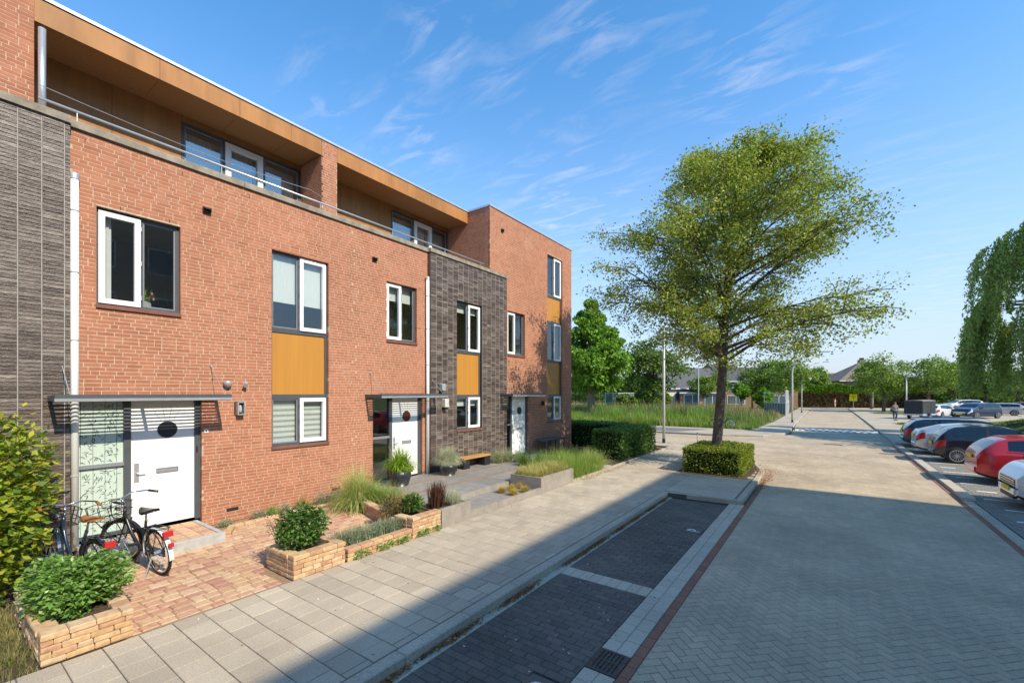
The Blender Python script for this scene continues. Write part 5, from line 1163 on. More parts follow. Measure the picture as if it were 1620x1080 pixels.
# willow
def willow():
    t = thing('weeping_willow', 'large weeping willow with hanging curtains of leaves at right edge', 'tree', (12.2, 35.2, -.1)); rs = np.random.RandomState(9); rr = random.Random(9)
    bx, by = 12.2, 35.2
    b = MB(); b.tube([(bx, by, -.2), (bx-.2, by, 2.5), (bx, by+.2, 5), (bx+.3, by, 8)], [.55, .45, .35, .2], 12); b.build('trunk', M_bark, t, smooth=True)
    br = MB(); Ps = []; st_ = MB()
    bunch = [(rr.uniform(0, 6.28), rr.uniform(.35, 1)**.6, rr.uniform(-2.4, 1.0)) for _ in range(64)]
    for k in range(620):
        ba = bunch[k % 64]; a = ba[0]+rr.gauss(0, .055); q = min(1.05, max(.2, ba[1]+rr.gauss(0, .05))); R0 = 5.4*q; zt_ = 13.4-(q**3)*1.8+ba[2]*.6+rr.uniform(-.5, .3); low = (k % 64) % 2 == 0 and q > .55
        if low: zt_ = 7.6+ba[2]*.5+rr.uniform(-.4, .3)
        x, y = bx+math.cos(a)*R0, by+math.sin(a)*R0
        if k % 5 == 0: br.tube(curve_pts((bx, by, 4+rr.random()*3), (bx+math.cos(a)*R0*.4, by+math.sin(a)*R0*.4, zt_+.5), (x, y, zt_), 6), [.14, .1, .08, .05, .03, .02], 5)
        ln = min(zt_-2.3, rr.uniform(2, 5.2)) if low else (rr.uniform(1.6, 4.6) if q > .55 else rr.uniform(3, 8)); n = int(ln*60)
        s = rs.rand(n); dx = math.cos(a)*.5; dy = math.sin(a)*.5
        w = .04+.09*np.sin(np.pi*s)
        Ps.append(np.stack([x+dx*np.sqrt(s)+rs.normal(size=n)*w, y+dy*np.sqrt(s)+rs.normal(size=n)*w, zt_-s*ln], 1))
        st_.tube([(x, y, zt_), (x+dx*.7, y+dy*.7, zt_-ln*.5), (x+dx, y+dy, zt_-ln)], [.012, .008, .004], 3, cap=False)
    br.build('branches', M_bark, t); st_.build('hanging_twigs', M_bark, t)
    P = np.concatenate(Ps); d = rs.normal(size=P.shape)*.35; d[:, 2] = -1; V, F = leaf_quads(P, .21, rs, .1, 3.2, outward=np.repeat(np.array([[0, 0, -2.2]]), len(P), 0)); np_mesh('crown', V, F, L_wil, t)
willow()
bushy_tree('shade_tree', 'second weeping tree to the right of frame beside the parking court', (13.5, 27, -.1), 10, 3.4, 3.4, 6.6, 3.2, 9000, .22, L_wil, 77, .3)
# verge mound and lawns -----------------------------------------------
M_lawn = mat('lawn', (.10, .14, .03), 1, 1.5, .35, .01, 20, big=.3)
def mound(name, cx_, cy_, rx, ry, h, m, nb, seed, gm, ln=.16):
    g = MB(); N = 14; 
    for i in range(N+1):
        for j in range(N+1):
            a, b = -1+2*i/N, -1+2*j/N; g.v.append((cx_+a*rx, cy_+b*ry, -.13+(h+.13)*max(0, (1-abs(a)**3))*max(0, 1-abs(b)**3)))
    for i in range(N):
        for j in range(N): k = i*(N+1)+j; g.f.append((k, k+N+1, k+N+2, k+1))
    o = g.build(name, m, smooth=True); o['kind'] = 'structure'; rs = np.random.RandomState(seed); parts = []
    for k in range(nb):
        a, b = rs.uniform(-.98, .98, 2); z = -.13+(h+.13)*(1-abs(a)**3)*(1-abs(b)**3); parts.append(tuft(rs, 5, (cx_+a*rx, cy_+b*ry, z-.02), ln, 1.0, .1, .012, 2, .6))
    V, F = merge(parts); q = np_mesh('verge_grass', V, F, gm); q['kind'] = 'stuff'
mound('verge', 13.6, 36.6, 7.0, 4.4, 1.5, M_lawn, 2600, 1, lm('verge_blade', [(.06, .11, .02), (.09, .14, .03), (.05, .08, .02)]))
mound('roadside_lawn', 5.9, 49.5, 1.6, 2.2, .05, M_lawn, 500, 2, M_grass, .12); mound('far_lawn', 7.5, 74, 3.6, 3.0, .1, M_lawn, 300, 3, M_grass); mound('distant_lawn', 22, 62, 8, 6, .15, M_lawn, 600, 4, M_grass)
# wild field ------------------------------------------------------------
field_poly = [(-60, 36.3), (-4.5, 35.5), (-4.1, 46), (-4.2, 62), (-60, 70)]
fd = structure('wild_field', prism(field_poly, -.14, -.02), mat('field_soil', (.14, .15, .05), 1, 1, .35, big=.3))
rs = np.random.RandomState(81); 
def field(n, y0, y1, hmin, hmax, m, name, w=.012, seed=0, xmin=-34, spread=.7, bl=9):
    r_ = np.random.RandomState(seed); parts = []; 
    X = r_.uniform(xmin, -4.4, n); Y = y0+(y1-y0)*r_.rand(n)**1.3
    for x, y in zip(X, Y):
        h = 1.3*r_.uniform(hmin, hmax)*(.6+.8*(.5+.5*math.sin(x*.7+seed)*math.cos(y*.9+x*.3)));
        if x > -8: h *= .45+.08*max(0, -x-4)
        parts.append(tuft(r_, bl, (x, y, -.03), h, spread, .22, w, 3, .6))
    V, F = merge(parts); o = np_mesh(name, V, F, m); o['kind'] = 'stuff'
field(2600, 35.7, 40, .45, .8, L_gg, 'tall_meadow_grass', seed=1); field(1500, 36.3, 48, .8, 1.2, L_bright, 'green_reeds', .02, seed=2, spread=.4); field(1800, 38, 56, .8, 1.25, lm('weed_leaf', [(.12, .17, .05), (.17, .20, .08), (.20, .17, .09), (.09, .13, .03)]), 'tall_weeds', .02, seed=3, spread=.5)
field(1500, 36, 62, .4, .7, M_dry, 'straw_grass', .016, seed=4, xmin=-14); field(1500, 45, 66, .8, 1.2, L_tan, 'straw_meadow', .02, seed=5)
rs = np.random.RandomState(83)
# low weeds as leaf heaps
Ps = []
for k in range(230):
    x, y = rs.uniform(-34, -5.5), 36.6+rs.rand()**1.4*16; r = rs.uniform(.3, .65); P, d = shell_pts(110, rs, (x, y, r*.5), (r, r, r*.9), .4, -.3, .3, k); Ps.append(P)
V, F = leaf_quads(np.concatenate(Ps), .12, rs, elong=2); o = np_mesh('field_weeds', V, F, lm('weed_leaf2', [(.13, .19, .05), (.20, .24, .10), (.24, .20, .13), (.08, .13, .03)])); o['kind'] = 'stuff'
# long hedge at the T junction --------------------------------------------
hp0, hp1 = at(1219, 84), at(1475, 78)
def long_hedge():
    rs = np.random.RandomState(90); t = thing('tall_hedge', 'long tall hedge at the end of the road, brown below with green top', 'hedge', (*hp0, -.1)); a = np.array([hp0[0], hp0[1], 0]); b = np.array([hp1[0], hp1[1], 0]); L = np.linalg.norm(b-a); d = (b-a)/L; n = np.array([d[1], -d[0], 0])
    for (nm, z0, z1, m, cnt) in (('lower_foliage', 0, 2.8, lm('bare_hedge_leaf', [(.14, .10, .055), (.10, .075, .04), (.19, .14, .07), (.09, .09, .03)]), 12000), ('top_foliage', 2.5, 4.15, L_bright, 9000)):
        s = rs.rand(cnt)*L; z = z0+rs.rand(cnt)*(z1-z0)+.25*np.sin(s*1.3)*(z1 > 3); P = a+s[:, None]*d+(rs.rand(cnt)[:, None]**.5)*n*.5; P[:, 2] = z; V, F = leaf_quads(P, .36, rs, .2, 1.4, outward=np.repeat(n[None], cnt, 0)); np_mesh(nm, V, F, m, t)
    m = MB(); p = [a, b, b-n*1.2, a-n*1.2]; m.v = [(q[0], q[1], -.1) for q in p]+[(q[0], q[1], 3.9) for q in p]; m.f = [(4, 5, 6, 7)]+[(k, (k+1) % 4, 4+(k+1) % 4, 4+k) for k in range(4)]; m.build('inner_foliage', MATS['hedge_inside'], t)
long_hedge()
# ------------------------------------------------------------------ street furniture
M_pole = mat('pale_lamp_post', (.55, .55, .52), .5, 4, .12, metal=.2)
def lamp(label, x, y, H, arm, ang, curved=True, group='street lamps'):
    t = thing('street_lamp', label, 'street lamp', (x, y, -.1), ang, group)
    b = MB()
    if curved: pts = [(0, 0, 0), (0, 0, H*.5), (0, 0, H*.7)]+curve_pts((0, 0, H*.74), (.05, 0, H*.98), (arm*.78, 0, H*1.03), 9)
    else: pts = [(0, 0, 0), (0, 0, H*.5), (0, 0, H*.97)]+curve_pts((0, 0, H*.97), (0, 0, H), (arm*.7, 0, H*1.02), 4)
    m_ = len(pts); b.tube(pts, [.075-.04*k/(m_-1) for k in range(m_)], 10); b.build('pole', M_pole, t, smooth=True, world=False)
    MB().tube([(0, 0, 0), (0, 0, .32)], .085, 10).build('base', M_black, t, world=False)
    e = pts[-1]; MB().cbox(e[0]-.1, e[0]+.55, -.12, .12, e[2]-.05, e[2]+.06, .03).build('lamp_head', M_galv, t, world=False); return t
lamp('straight street lamp on the pavement corner left of the big street tree', -7.05, 23.5, 6.3, .8, R(60), False)
lamp('nearer curved street lamp with its arm over the left side of the road', -2.6, 46.5, 6.15, 2.9, R(15))
lamp('farther curved street lamp beside the ball court', -2.85, 70, 6.6, 3.2, R(15))
x, y = at(1434, 52); lamp('white post standing just behind the tarpaulin trailer', x, y, 4.6, .3, 0, False)
x, y = at(1381, 76); lamp('grey post in front of the long hedge', x, y, 4.8, .2, 0, False)
for k, (u, d, v) in enumerate([(1105, 64, 578), (1170, 66, 603), (1199, 66, 615), (1146, 70, 590)]):
    x, y = at(u, d); t = thing('court_post', ['tall pale post in the field left of the street tree trunk', 'pale post right of the street tree trunk in the field', 'shortest pale post in the field near the ball court', 'pale post close behind the street tree trunk'][k], 'post', (x, y, -.1)); MB().tube([(x, y, -.1), (x, y, zt(v, d))], .07, 8).build('pole', M_pole, t); MB().tube([(x, y, -.1), (x, y, .15)], .11, 8).build('base', M_conc, t)
M_yel = mat('yellow_sign_face', (.75, .68, .0), .5, 2, .05)
x, y = at(1350, 74); t = thing('yellow_sign', 'square yellow road sign on a short post before the long hedge', 'sign', (x, y, -.1), R(20))
MB().tube([(0, 0, 0), (0, 0, 1.7)], .05, 8).build('post', M_pole, t, world=False); MB().cbox(-.55, .55, -.03, .03, 1.35, 2.5, .01).build('sign_board', M_yel, t, world=False)
b = MB(); b.box(-.30, .30, -.036, -.031, 2.12, 2.2); b.box(-.06, .06, -.036, -.031, 1.6, 1.95); b.box(-.25, .25, -.036, -.031, 1.98, 2.03); b.build('symbol', M_black, t, world=False)
for k, (x, y) in enumerate([(-5.55, 25.0+.2)]):
    t = thing('bollard', 'small grey metal post at the cross street edge beyond the box hedge', 'bollard', (x, 24.3, 0)); MB().tube([(x, 24.3, 0), (x, 24.3, .55)], .03, 8).build('post', M_galv, t); MB().lathe([(.035, .5), (.038, .53), (.02, .57)], (x, 24.3, 0), 8).build('cap', M_black, t)
# manholes
for k, (u, v) in enumerate([(1318, 703), (1409, 718)]):
    a = (u-810)/693; dp = 2.75*693/(v-621); x, y = at(u, dp)
    t = thing('manhole_cover', ['flat oblong drain cover in the middle of the road before the shadow', 'flat drain cover near the right kerb of the road'][k], 'manhole', (x, y, RZ)); MB().cbox(x-.4, x+.4, y-.14, y+.14, RZ, RZ+.012, .004).build('cover', M_iron, t); MB().box(x-.44, x+.44, y-.18, y+.18, RZ-.002, RZ+.006).build('rim', M_conc, t)
# ball court with glass-like mesh panels -------------------------------------
M_mesh = mat('court_panel', (.11, .15, .13), .5, 3, .15)
x, y = at(1243, 54); t = thing('ball_court', 'white framed ball court goal panels beside the left pavement', 'ball court', (x, y, -.1))
xa, ya = at(1243, 50); xb, yb = at(1249, 62)
for k in range(5):
    f = k/4; xx, yy = xa+(xb-xa)*f, ya+(yb-ya)*f; MB().tube([(xx, yy, -.1), (xx, yy, 2.9)], .07, 8).build('post', M_pole, t)
MB().beam((xa, ya, 2.9), (xb, yb, 2.9), .08).beam((xa, ya, 1.5), (xb, yb, 1.5), .06).build('rail', M_pole, t)
xc, yc = at(1172, 56); b = MB()
for z in (.15, 1.45): b.beam((xa, ya, z), (xc+2.6, yc, z), .07)
b.build('rail', M_pole, t)
for k in range(9):
    f = k/8; MB().beam((xa+(xc+2.6-xa)*f, ya+(yc-ya)*f, -.1), (xa+(xc+2.6-xa)*f, ya+(yc-ya)*f, 2.7 if k in (0, 8) else 1.45), .05).build('post', M_pole, t)
MB().beam((xa, ya, 2.6), (xc+2.6, yc, 2.6), .08).build('crossbar', M_pole, t)
MB().quad((xa, ya, .15), (xc+2.6, yc, .15), (xc+2.6, yc, 1.4), (xa, ya, 1.4)).build('board', M_mesh, t)
xa, ya = at(958, 62); xb, yb = at(1012, 66); t = thing('glass_screen', 'grey green glazed screen at the back of the wild field', 'fence', (xa, ya, -.1))
for k in range(6):
    f = k/5; p = (xa+(xb-xa)*f, ya+(yb-ya)*f); MB().beam((*p, -.1), (*p, 2.7), .09).build('post', M_pole, t)
    if k < 5: q = (xa+(xb-xa)*(f+.2), ya+(yb-ya)*(f+.2)); MB().quad((*p, .3), (*q, .3), (*q, 2.5), (*p, 2.5)).build('panel', M_mesh, t)
MB().beam((xa, ya, 2.6), (xb, yb, 2.6), .08).beam((xa, ya, 1.2), (xb, yb, 1.2), .06).build('rail', M_pole, t)
# ------------------------------------------------------------------ far houses
M_roofg = mat('grey_roof_tile', (.10, .10, .105), .8, 4, .25, .02, 8); M_roofb = mat('brown_roof_tile', (.20, .155, .12), .85, 3, .25, .02, 8); M_fwall = mat('far_brown_brick', (.30, .19, .12), .9, 2, .2); M_fwhite = mat('far_cream_wall', (.62, .58, .50), .9, 2, .1); M_fred = mat('far_red_brick', (.36, .17, .10), .9, 3, .2)
def far_house(label, u, depth, w, d, eave, ridge, rz, mw, mr, wins, hip=False, chim=None, extra=None, ov=.4):
    x, y = at(u, depth); t = thing('detached_house', label, 'house', (x, y, -.1), rz); a, b = w/2, d/2
    MB().box(-a, a, -b, b, 0, eave).build('wall', mw, t, world=False); m = MB(); e = eave-.15
    A, B = a+ov, b+ov; h = B*.98 if hip else 0
    rA = A-h if hip else A
    if hip and rA < .3: rA = .3
    m.v = [(-A, -B, e), (A, -B, e), (A, B, e), (-A, B, e), (-rA, 0, ridge), (rA, 0, ridge)]; m.f = [(0, 1, 5, 4), (1, 2, 5), (2, 3, 4, 5), (3, 0, 4), (3, 2, 1, 0)]; r = m.build('roof', mr, t, world=False)
    MB().box(-A, A, -B-.1, -B, e-.12, e+.05).build('gutter', M_white, t, world=False)
    if chim: c = MB().box(chim[0]-.6, chim[0]+.6, -.6, .6, ridge-1.2, ridge+.5).build('chimney', mw, r, world=False); MB().box(chim[0]-.35, chim[0]+.35, -.35, .35, ridge+.5, ridge+1.0).build('chimney_pot', M_black, r, world=False)
    for (x0, x1, z0, z1) in wins:
        f = MB(); f.box(x0, x1, -b-.06, -b-.001, z0, z1); w_ = f.build('window', M_white, t, world=False); MB().box(x0+.1, (x0+x1)/2-.05, -b-.075, -b-.062, z0+.1, z1-.1).box((x0+x1)/2+.05, x1-.1, -b-.075, -b-.062, z0+.1, z1-.1).build('pane', mat('far_window_glass', (.10, .13, .16), .1, 2, .1, spec=.8), w_, world=False)
    return t
far_house('detached brown roofed house with chimney rising above the long hedge', 1363, 104, 13, 13, 5.6, 10.0, R(20), M_fwall, M_roofb, [(-4.2, -1.8, 3.2, 5.0), (1, 3, 3.2, 5.0)], True, (0,), ov=.8)
far_house('small brown roofed wing left of the chimneyed house', 1326, 112, 9, 8, 4.6, 7.8, R(20), M_fwhite, M_roofb, [(-3, -1, 2.6, 4)], False)
far_house('grey roofed bungalow beyond the field left of the street tree', 1076, 78, 11, 9, 3.6, 7.2, R(48), M_fwhite, M_roofg, [(-4, -1, .8, 2.8), (1.5, 3.5, .8, 2.6)], False)
far_house('flat low brick garage with white door frames in front of the grey bungalow', 1108, 72, 6.5, 5, 2.9, 3.1, R(20), M_fred, M_roofg, [(-2.8, -.2, .2, 2.5), (.3, 2.6, .2, 2.5)], False, ov=.2)
far_house('dark brick two storey house behind the trees right of the trunk', 1188, 84, 13, 9, 5.0, 7.6, R(20), M_fwall, M_roofg, [(-5, -3, 3, 4.4), (-1, 1, 3, 4.4), (2, 5, .6, 2.3), (-5, -2, .6, 2.3)], False)
far_house('dark roofed house partly hidden behind the street tree trunk', 1142, 92, 10, 9, 4.8, 8.6, R(70), M_fwall, M_roofg, [(-3, -1, 1, 2.5)], False)
# ------------------------------------------------------------------ apartment block that casts the long shadow (east of the camera)
ab = thing('apartment_block', 'long brick apartment block on the viewer side of the street, its shadow over the road', 'building', (20, -10, 0))
X0, X1, Y0, Y1, HT = 14.0, 25.0, -34.0, 12.45, 16.1
MB().box(X0, X1, Y0, Y1, -.1, HT).build('wall', mat('block_brick', (.46, .38, .31), .9, 3, .2), ab)
MB().box(X0-.05, X1+.05, Y0-.05, Y1+.02, HT, HT+.1).build('roof_trim', M_alu, ab)
for fl in range(5):
    for k in range(13):
        y = Y0+2+k*3.4; z = .9+fl*3.05; w_ = MB().box(X0-.05, X0-.001, y, y+1.9, z, z+1.6).build('window', M_white, ab); MB().box(X0-.06, X0-.052, y+.08, y+1.82, z+.08, z+1.52).build('pane', MATS['far_window_glass'], w_)
# ------------------------------------------------------------------ cars
M_tyre = M_rubber; M_rim = mat('alloy_rim', (.60, .61, .62), .3, 5, .1, metal=.7); M_chrome = mat('chrome', (.75, .75, .76), .12, 5, .05, metal=1)
M_tail = mat('red_tail_light', (.45, .012, .012), .2, 5, .1, spec=.6); M_head = mat('head_light', (.62, .65, .68), .12, 5, .1, metal=.4); M_plate = mat('yellow_number_plate', (.72, .52, .02), .5, 5, .05); M_trim = mat('car_trim', (.03, .03, .032), .5, 9, .2, spec=.4)
M_cabin = mat('car_seat', (.045, .045, .048), .9, 6, .2)
def paint(name, c, metal=.25): return mat(name, c, .32, 2, .04, spec=.5, metal=metal, coat=.8)
def car(label, pos, rotz, body, L=4.2, W=1.78, top=None, belt=None, wheels=(.75, 3.3), wr=.32, xg=(.35, 3.0), bp=(1.9,), ws=(2.65, 3.3), rw=(.1, .55), plate='rear', group='cars in the parking court', spoke=9, white=None, grille=False, rail=False):
    t = thing('parked_car', label, 'car', pos, rotz, group)
    sts = sorted(set([round(v, 3) for v in list(np.linspace(0, .35, 8))+list(np.linspace(.35, L-.35, 46))+list(np.linspace(L-.35, L, 8))+[xg[0], xg[1]]+[b+s for b in bp for s in (-.045, .045)]+[ws[0], ws[1], rw[0], rw[1]]]))
    tp = lambda x: float(np.interp(x, [a for a, b in top], [b for a, b in top])); bt = lambda x: float(np.interp(x, [a for a, b in belt], [b for a, b in belt]))
    def sm(f, x): return sum(f(min(max(x+d, 0), L))*w for d, w in ((-.12, 1), (-.06, 2), (0, 3), (.06, 2), (.12, 1)))/9
    H = max(b for a, b in top); rings = []
    for x in sts:
        e = min(x, L-x); pl = 1-.20*max(0, 1-e/.42)**2.4; w = W/2*pl; zb = .20+.10*max(0, 1-e/.5)**2; zt_ = sm(tp, x); zk = min(sm(bt, x), zt_-.005); lo = 1-.22*max(0, 1-e/.10)
        q = max(0, (zt_-zk)/(H-.9)); q = min(q, 1); wr_ = w*(.93-.17*q); g0 = min(.045, (zt_-zk)*.3); zr = zt_-.05*min(1, q*2); zg = zk+(zr-zk)*.90
        wl = lambda z: w*.945+(wr_-w*.945)*((z-zk)/max(zr-zk, 1e-4))
        rings.append([(0, zb), (w*.86*lo, zb), (w*.965, zb+.07), (w, zb+.22), (w*.995, zk*.72), (w*.985, zk-.07), (w*.945, zk), (wl(zk+g0), zk+g0), (wl(zg), zg), (wr_, zr), (wr_*.93, zr+(zt_-zr)*.5), (wr_*.55, zt_-.008), (0, zt_)])
    n = len(rings[0]); parts = {'body': MB(), 'glass': MB(), 'tail': MB(), 'head': MB(), 'trim': MB()}; V = []
    for s in (1, -1):
        for i in range(len(sts)-1):
            xm = (sts[i]+sts[i+1])/2; hgt = rings[i][9][1]-rings[i][6][1]
            for k in range(n-1):
                a, b, c, d = (sts[i], s*rings[i][k][0], rings[i][k][1]), (sts[i+1], s*rings[i+1][k][0], rings[i+1][k][1]), (sts[i+1], s*rings[i+1][k+1][0], rings[i+1][k+1][1]), (sts[i], s*rings[i][k+1][0], rings[i][k+1][1])
                key = 'body'
                if k == 7 and xg[0] < xm < xg[1] and hgt > .10: key = 'trim' if any(abs(xm-p) < .05 for p in bp) else 'glass'
                if (k in (10, 11) and ws[0] < xm < ws[1]) or (k in (10, 11) and rw[0]+.03 < xm < rw[1]): key = 'glass'
                if k <= 1: key = 'trim'
                if k in (4, 5) and xm < .30: key = 'tail'
                if k == 4 and xm > L-.42: key = 'head'
                p = parts[key]; j = len(p.v); p.v += [a, b, c, d]; p.f.append((j, j+1, j+2, j+3) if s > 0 else (j+3, j+2, j+1, j))
    for (i, key) in ((0, 'body'), (-1, 'body')):
        r = rings[i]; m = parts['body']
        for k in range(1, n-1):
            x = sts[i]; m.quad((x, r[k][0], r[k][1]), (x, -r[k][0], r[k][1]), (x, -r[k+1][0], r[k+1][1]), (x, r[k+1][0], r[k+1][1]))
    def merged(mb):    # weld for smooth shading
        idx = {}; v = []; f = []
        for fc in mb.f:
            q = []
            for a in fc:
                kx = tuple(round(c, 4) for c in mb.v[a])
                if kx not in idx: idx[kx] = len(v); v.append(kx)
                if idx[kx] not in q: q.append(idx[kx])
            if len(q) > 2: f.append(tuple(q))
        mb.v, mb.f = v, f; return mb
    bo_ = merged(parts['body']).build('body', body, t, True, False); bo_.data.set_sharp_from_angle(angle=R(21))
    merged(parts['glass']).build('windows', G_car, t, True, False); merged(parts['trim']).build('sill_trim', M_trim, t, True, False)
    if parts['tail'].f:
        for s in (1, -1):
            q = MB(); 
            for fc in parts['tail'].f:
                if parts['tail'].v[fc[2]][1]*s > 0: q.poly([(p[0]-.002, p[1]*1.004, p[2]) for p in (parts['tail'].v[a] for a in fc)])
            merged(q).build('tail_light', M_tail, t, True, False)
            q = MB()
            for fc in parts['head'].f:
                if parts['head'].v[fc[2]][1]*s > 0: q.poly([(p[0]+.002, p[1]*1.004, p[2]) for p in (parts['head'].v[a] for a in fc)])
            merged(q).build('head_light', M_head, t, True, False)
    MB().box(xg[0]+.2, xg[1]-.3, -W/2*.78, W/2*.78, .35, .8).cbox(1.0, 1.25, -W/2*.7, W/2*.7, .8, 1.08, .05).cbox(2.1, 2.3, -W/2*.7, -.1, .8, 1.15, .05).cbox(2.1, 2.3, .1, W/2*.7, .8, 1.15, .05).build('seats', M_cabin, t, world=False)
    for nm, xs_ in (('door_seam', [xg[0]+.25]+list(bp)+[xg[1]-.02]),):
        q = MB()
        for sx in xs_:
            i = min(range(len(sts)), key=lambda i: abs(sts[i]-sx)); x = sts[i]
            for s in (1, -1):
                for k in range(2, 6): a, b_ = rings[i][k], rings[i][k+1]; q.quad((x-.007, s*(a[0]+.002), a[1]), (x+.007, s*(a[0]+.002), a[1]), (x+.007, s*(b_[0]+.002), b_[1]), (x-.007, s*(b_[0]+.002), b_[1]))
        q.build(nm, M_trim, t, world=False)
    q = MB()
    for i in range(len(sts)-1):
        xm = (sts[i]+sts[i+1])/2
        if xg[0]-.05 < xm < xg[1]+.05:
            for s in (1, -1):
                a, b_ = rings[i][6], rings[i+1][6]; q.quad((sts[i], s*(a[0]+.004), a[1]-.012), (sts[i+1], s*(b_[0]+.004), b_[1]-.012), (sts[i+1], s*(b_[0]+.003), b_[1]+.014), (sts[i], s*(a[0]+.003), a[1]+.014))
    q.build('window_trim', M_trim, t, world=False)
    q = MB()
    for sx in list(bp):
        for s in (1, -1): z_ = bt(sx)-.12; q.cbox(sx+.08, sx+.24, min(s*(W/2-.02), s*(W/2+.012)), max(s*(W/2-.02), s*(W/2+.012)), z_, z_+.03, .004)
    q.build('door_handle', body, t, world=False)
    # bumpers, plates
    b = MB(); b.cbox(-.03, .10, -W/2*.62, W/2*.62, .34, .50, .02); b.build('rear_bumper', body, t, world=False); b = MB(); b.cbox(L-.10, L+.03, -W/2*.62, W/2*.62, .35, .48, .02); b.build('front_bumper', body, t, world=False)
    bz = bt(.1)
    MB().box(-.045, -.02, -.26, .26, .50 if plate != 'high' else bz-.2, .61 if plate != 'high' else bz-.09).build('number_plate', M_plate, t, world=False); MB().box(L+.025, L+.045, -.26, .26, .40, .51).build('number_plate', M_plate, t, world=False)
    b = MB()
    for k in range(3): b.box(L-.03, L+.012, -W/2*(.60-.02*k), W/2*(.60-.02*k), .545+k*.055, .565+k*.055)
    b.build('grille', M_chrome, t, world=False); MB().cbox(L-.06, L+.02, -W/2*.5, W/2*.5, .24, .34, .01).build('lower_intake', M_trim, t, world=False); MB().box(L-.05, L+.005, -W/2*.6, W/2*.6, .52, .70).build('grille_opening', M_trim, t, world=False)
    for s in (1, -1): MB().lathe([(.01, -.10), (.07, -.07), (.085, 0), (.07, .06), (.01, .08)], (xg[1]-.38, s*(W/2+.08), bt(xg[1])+.06), 8).build('wing_mirror', body, t, True, False)
    if rail:
        for s in (1, -1): MB().tube([(xg[0]+.3, s*W*.36, H+.0), (xg[0]+.45, s*W*.36, H+.04), (ws[0]-.2, s*W*.36, H+.04), (ws[0], s*W*.36, H-.02)], .018, 6).build('roof_rail', M_alu, t, world=False)
    # wheels
    for wx in wheels:
        for s in (1, -1):
            y = s*(W/2-.10)
            wl_ = MB(); N = 18; a0 = -.10*math.pi; pts = [(wx+(wr+.055)*math.cos(a0+(math.pi+.2*math.pi)*k/N), wr+(wr+.055)*math.sin(a0+(math.pi+.2*math.pi)*k/N)) for k in range(N+1)]
            yo = s*(W/2+.004); yi = s*(W/2-.28)
            for k in range(N): wl_.quad((pts[k][0], yi, pts[k][1]), (pts[k+1][0], yi, pts[k+1][1]), (pts[k+1][0], yo, pts[k+1][1]), (pts[k][0], yo, pts[k][1]))
            wl_.poly([(p[0], yo, p[1]) for p in pts]); wl_.build('wheel_arch', M_trim, t, world=False)
            w = MB(); yy = y
            prof = [(wr-.09, -.09), (wr-.02, -.10), (wr, -.07), (wr, .07), (wr-.02, .10), (wr-.09, .105)]
            w.lathe([(r, d*s) for r, d in prof], (wx, yy+s*.03, wr), 26, 'y'); wo = w.build('wheel', M_tyre, t, True, False)
            r = MB(); y1 = yy+s*.142
            r.lathe([(wr-.095, y1-s*.01), (wr-.085, y1), (wr-.115, y1), (wr-.12, y1-s*.012)], (wx, 0, wr), 26, 'y')
            r.lathe([(.05, y1-s*.02), (.05, y1+s*.003), (.03, y1+s*.006)], (wx, 0, wr), 12, 'y')
            for k in range(spoke):
                a = 2*math.pi*k/spoke; r.beam((wx+.04*math.cos(a), y1-s*.003, wr+.04*math.sin(a)), (wx+(wr-.1)*math.cos(a), y1-s*.003, wr+(wr-.1)*math.sin(a)), .035, .014)
            r.build('rim', M_rim, wo, False, False)
    return t
Z = RZ+.012
hatch_top = [(0, .75), (.03, .98), (.14, 1.08), (.38, 1.30), (.65, 1.42), (1.3, 1.48), (2.3, 1.45), (2.75, 1.36), (3.35, 1.03), (3.9, .90), (4.15, .76), (4.25, .60)]
hatch_belt = [(0, .72), (.1, .94), (.6, 1.0), (2.0, .95), (3.3, .92), (3.9, .84), (4.25, .58)]
car('bright red hatchback parked tail first beside the white and grey front end', (3.62, 19.55, Z), 0, paint('red_car_paint', (.50, .010, .018), .1), 4.25, 1.8, hatch_top, hatch_belt, (.78, 3.42), .33, (.62, 3.1), (1.35, 2.2), (2.72, 3.32), (.13, .42), 'high')
retro_top = [(0, .72), (.03, .92), (.12, 1.02), (.34, 1.28), (.55, 1.42), (1.1, 1.49), (1.9, 1.47), (2.25, 1.38), (2.75, 1.04), (3.2, .93), (3.45, .80), (3.55, .62)]
car('small dark blue retro three door hatchback with silver spoked wheels', (3.42, 24.5, Z), 0, paint('midnight_car_paint', (.012, .016, .030), .3), 3.55, 1.66, retro_top, [(0, .68), (.1, .88), (.6, .98), (2.2, .95), (2.8, .92), (3.3, .84), (3.55, .58)], (.60, 2.85), .31, (.50, 2.55), (1.45,), (2.22, 2.72), (.13, .38), 'high', spoke=14)
lift_top = [(0, .78), (.03, 1.0), (.10, 1.08), (.45, 1.20), (.9, 1.34), (1.6, 1.42), (2.3, 1.41), (2.75, 1.32), (3.4, 1.02), (4.0, .88), (4.3, .74), (4.4, .58)]
car('silver fastback hybrid style car between dark hatchback and blue estate', (3.18, 27.1, Z), 0, paint('silver_car_paint', (.52, .54, .55), .55), 4.4, 1.7, lift_top, [(0, .74), (.1, .98), (.6, 1.02), (2.0, .96), (3.4, .90), (4.0, .82), (4.4, .56)], (.86, 3.4), .31, (.95, 3.2), (2.0,), (2.72, 3.37), (.10, .85), 'high')
est_top = [(0, .72), (.03, .95), (.12, 1.05), (.42, 1.36), (.7, 1.44), (1.6, 1.48), (2.6, 1.45), (3.05, 1.36), (3.7, 1.03), (4.3, .90), (4.6, .74), (4.7, .58)]
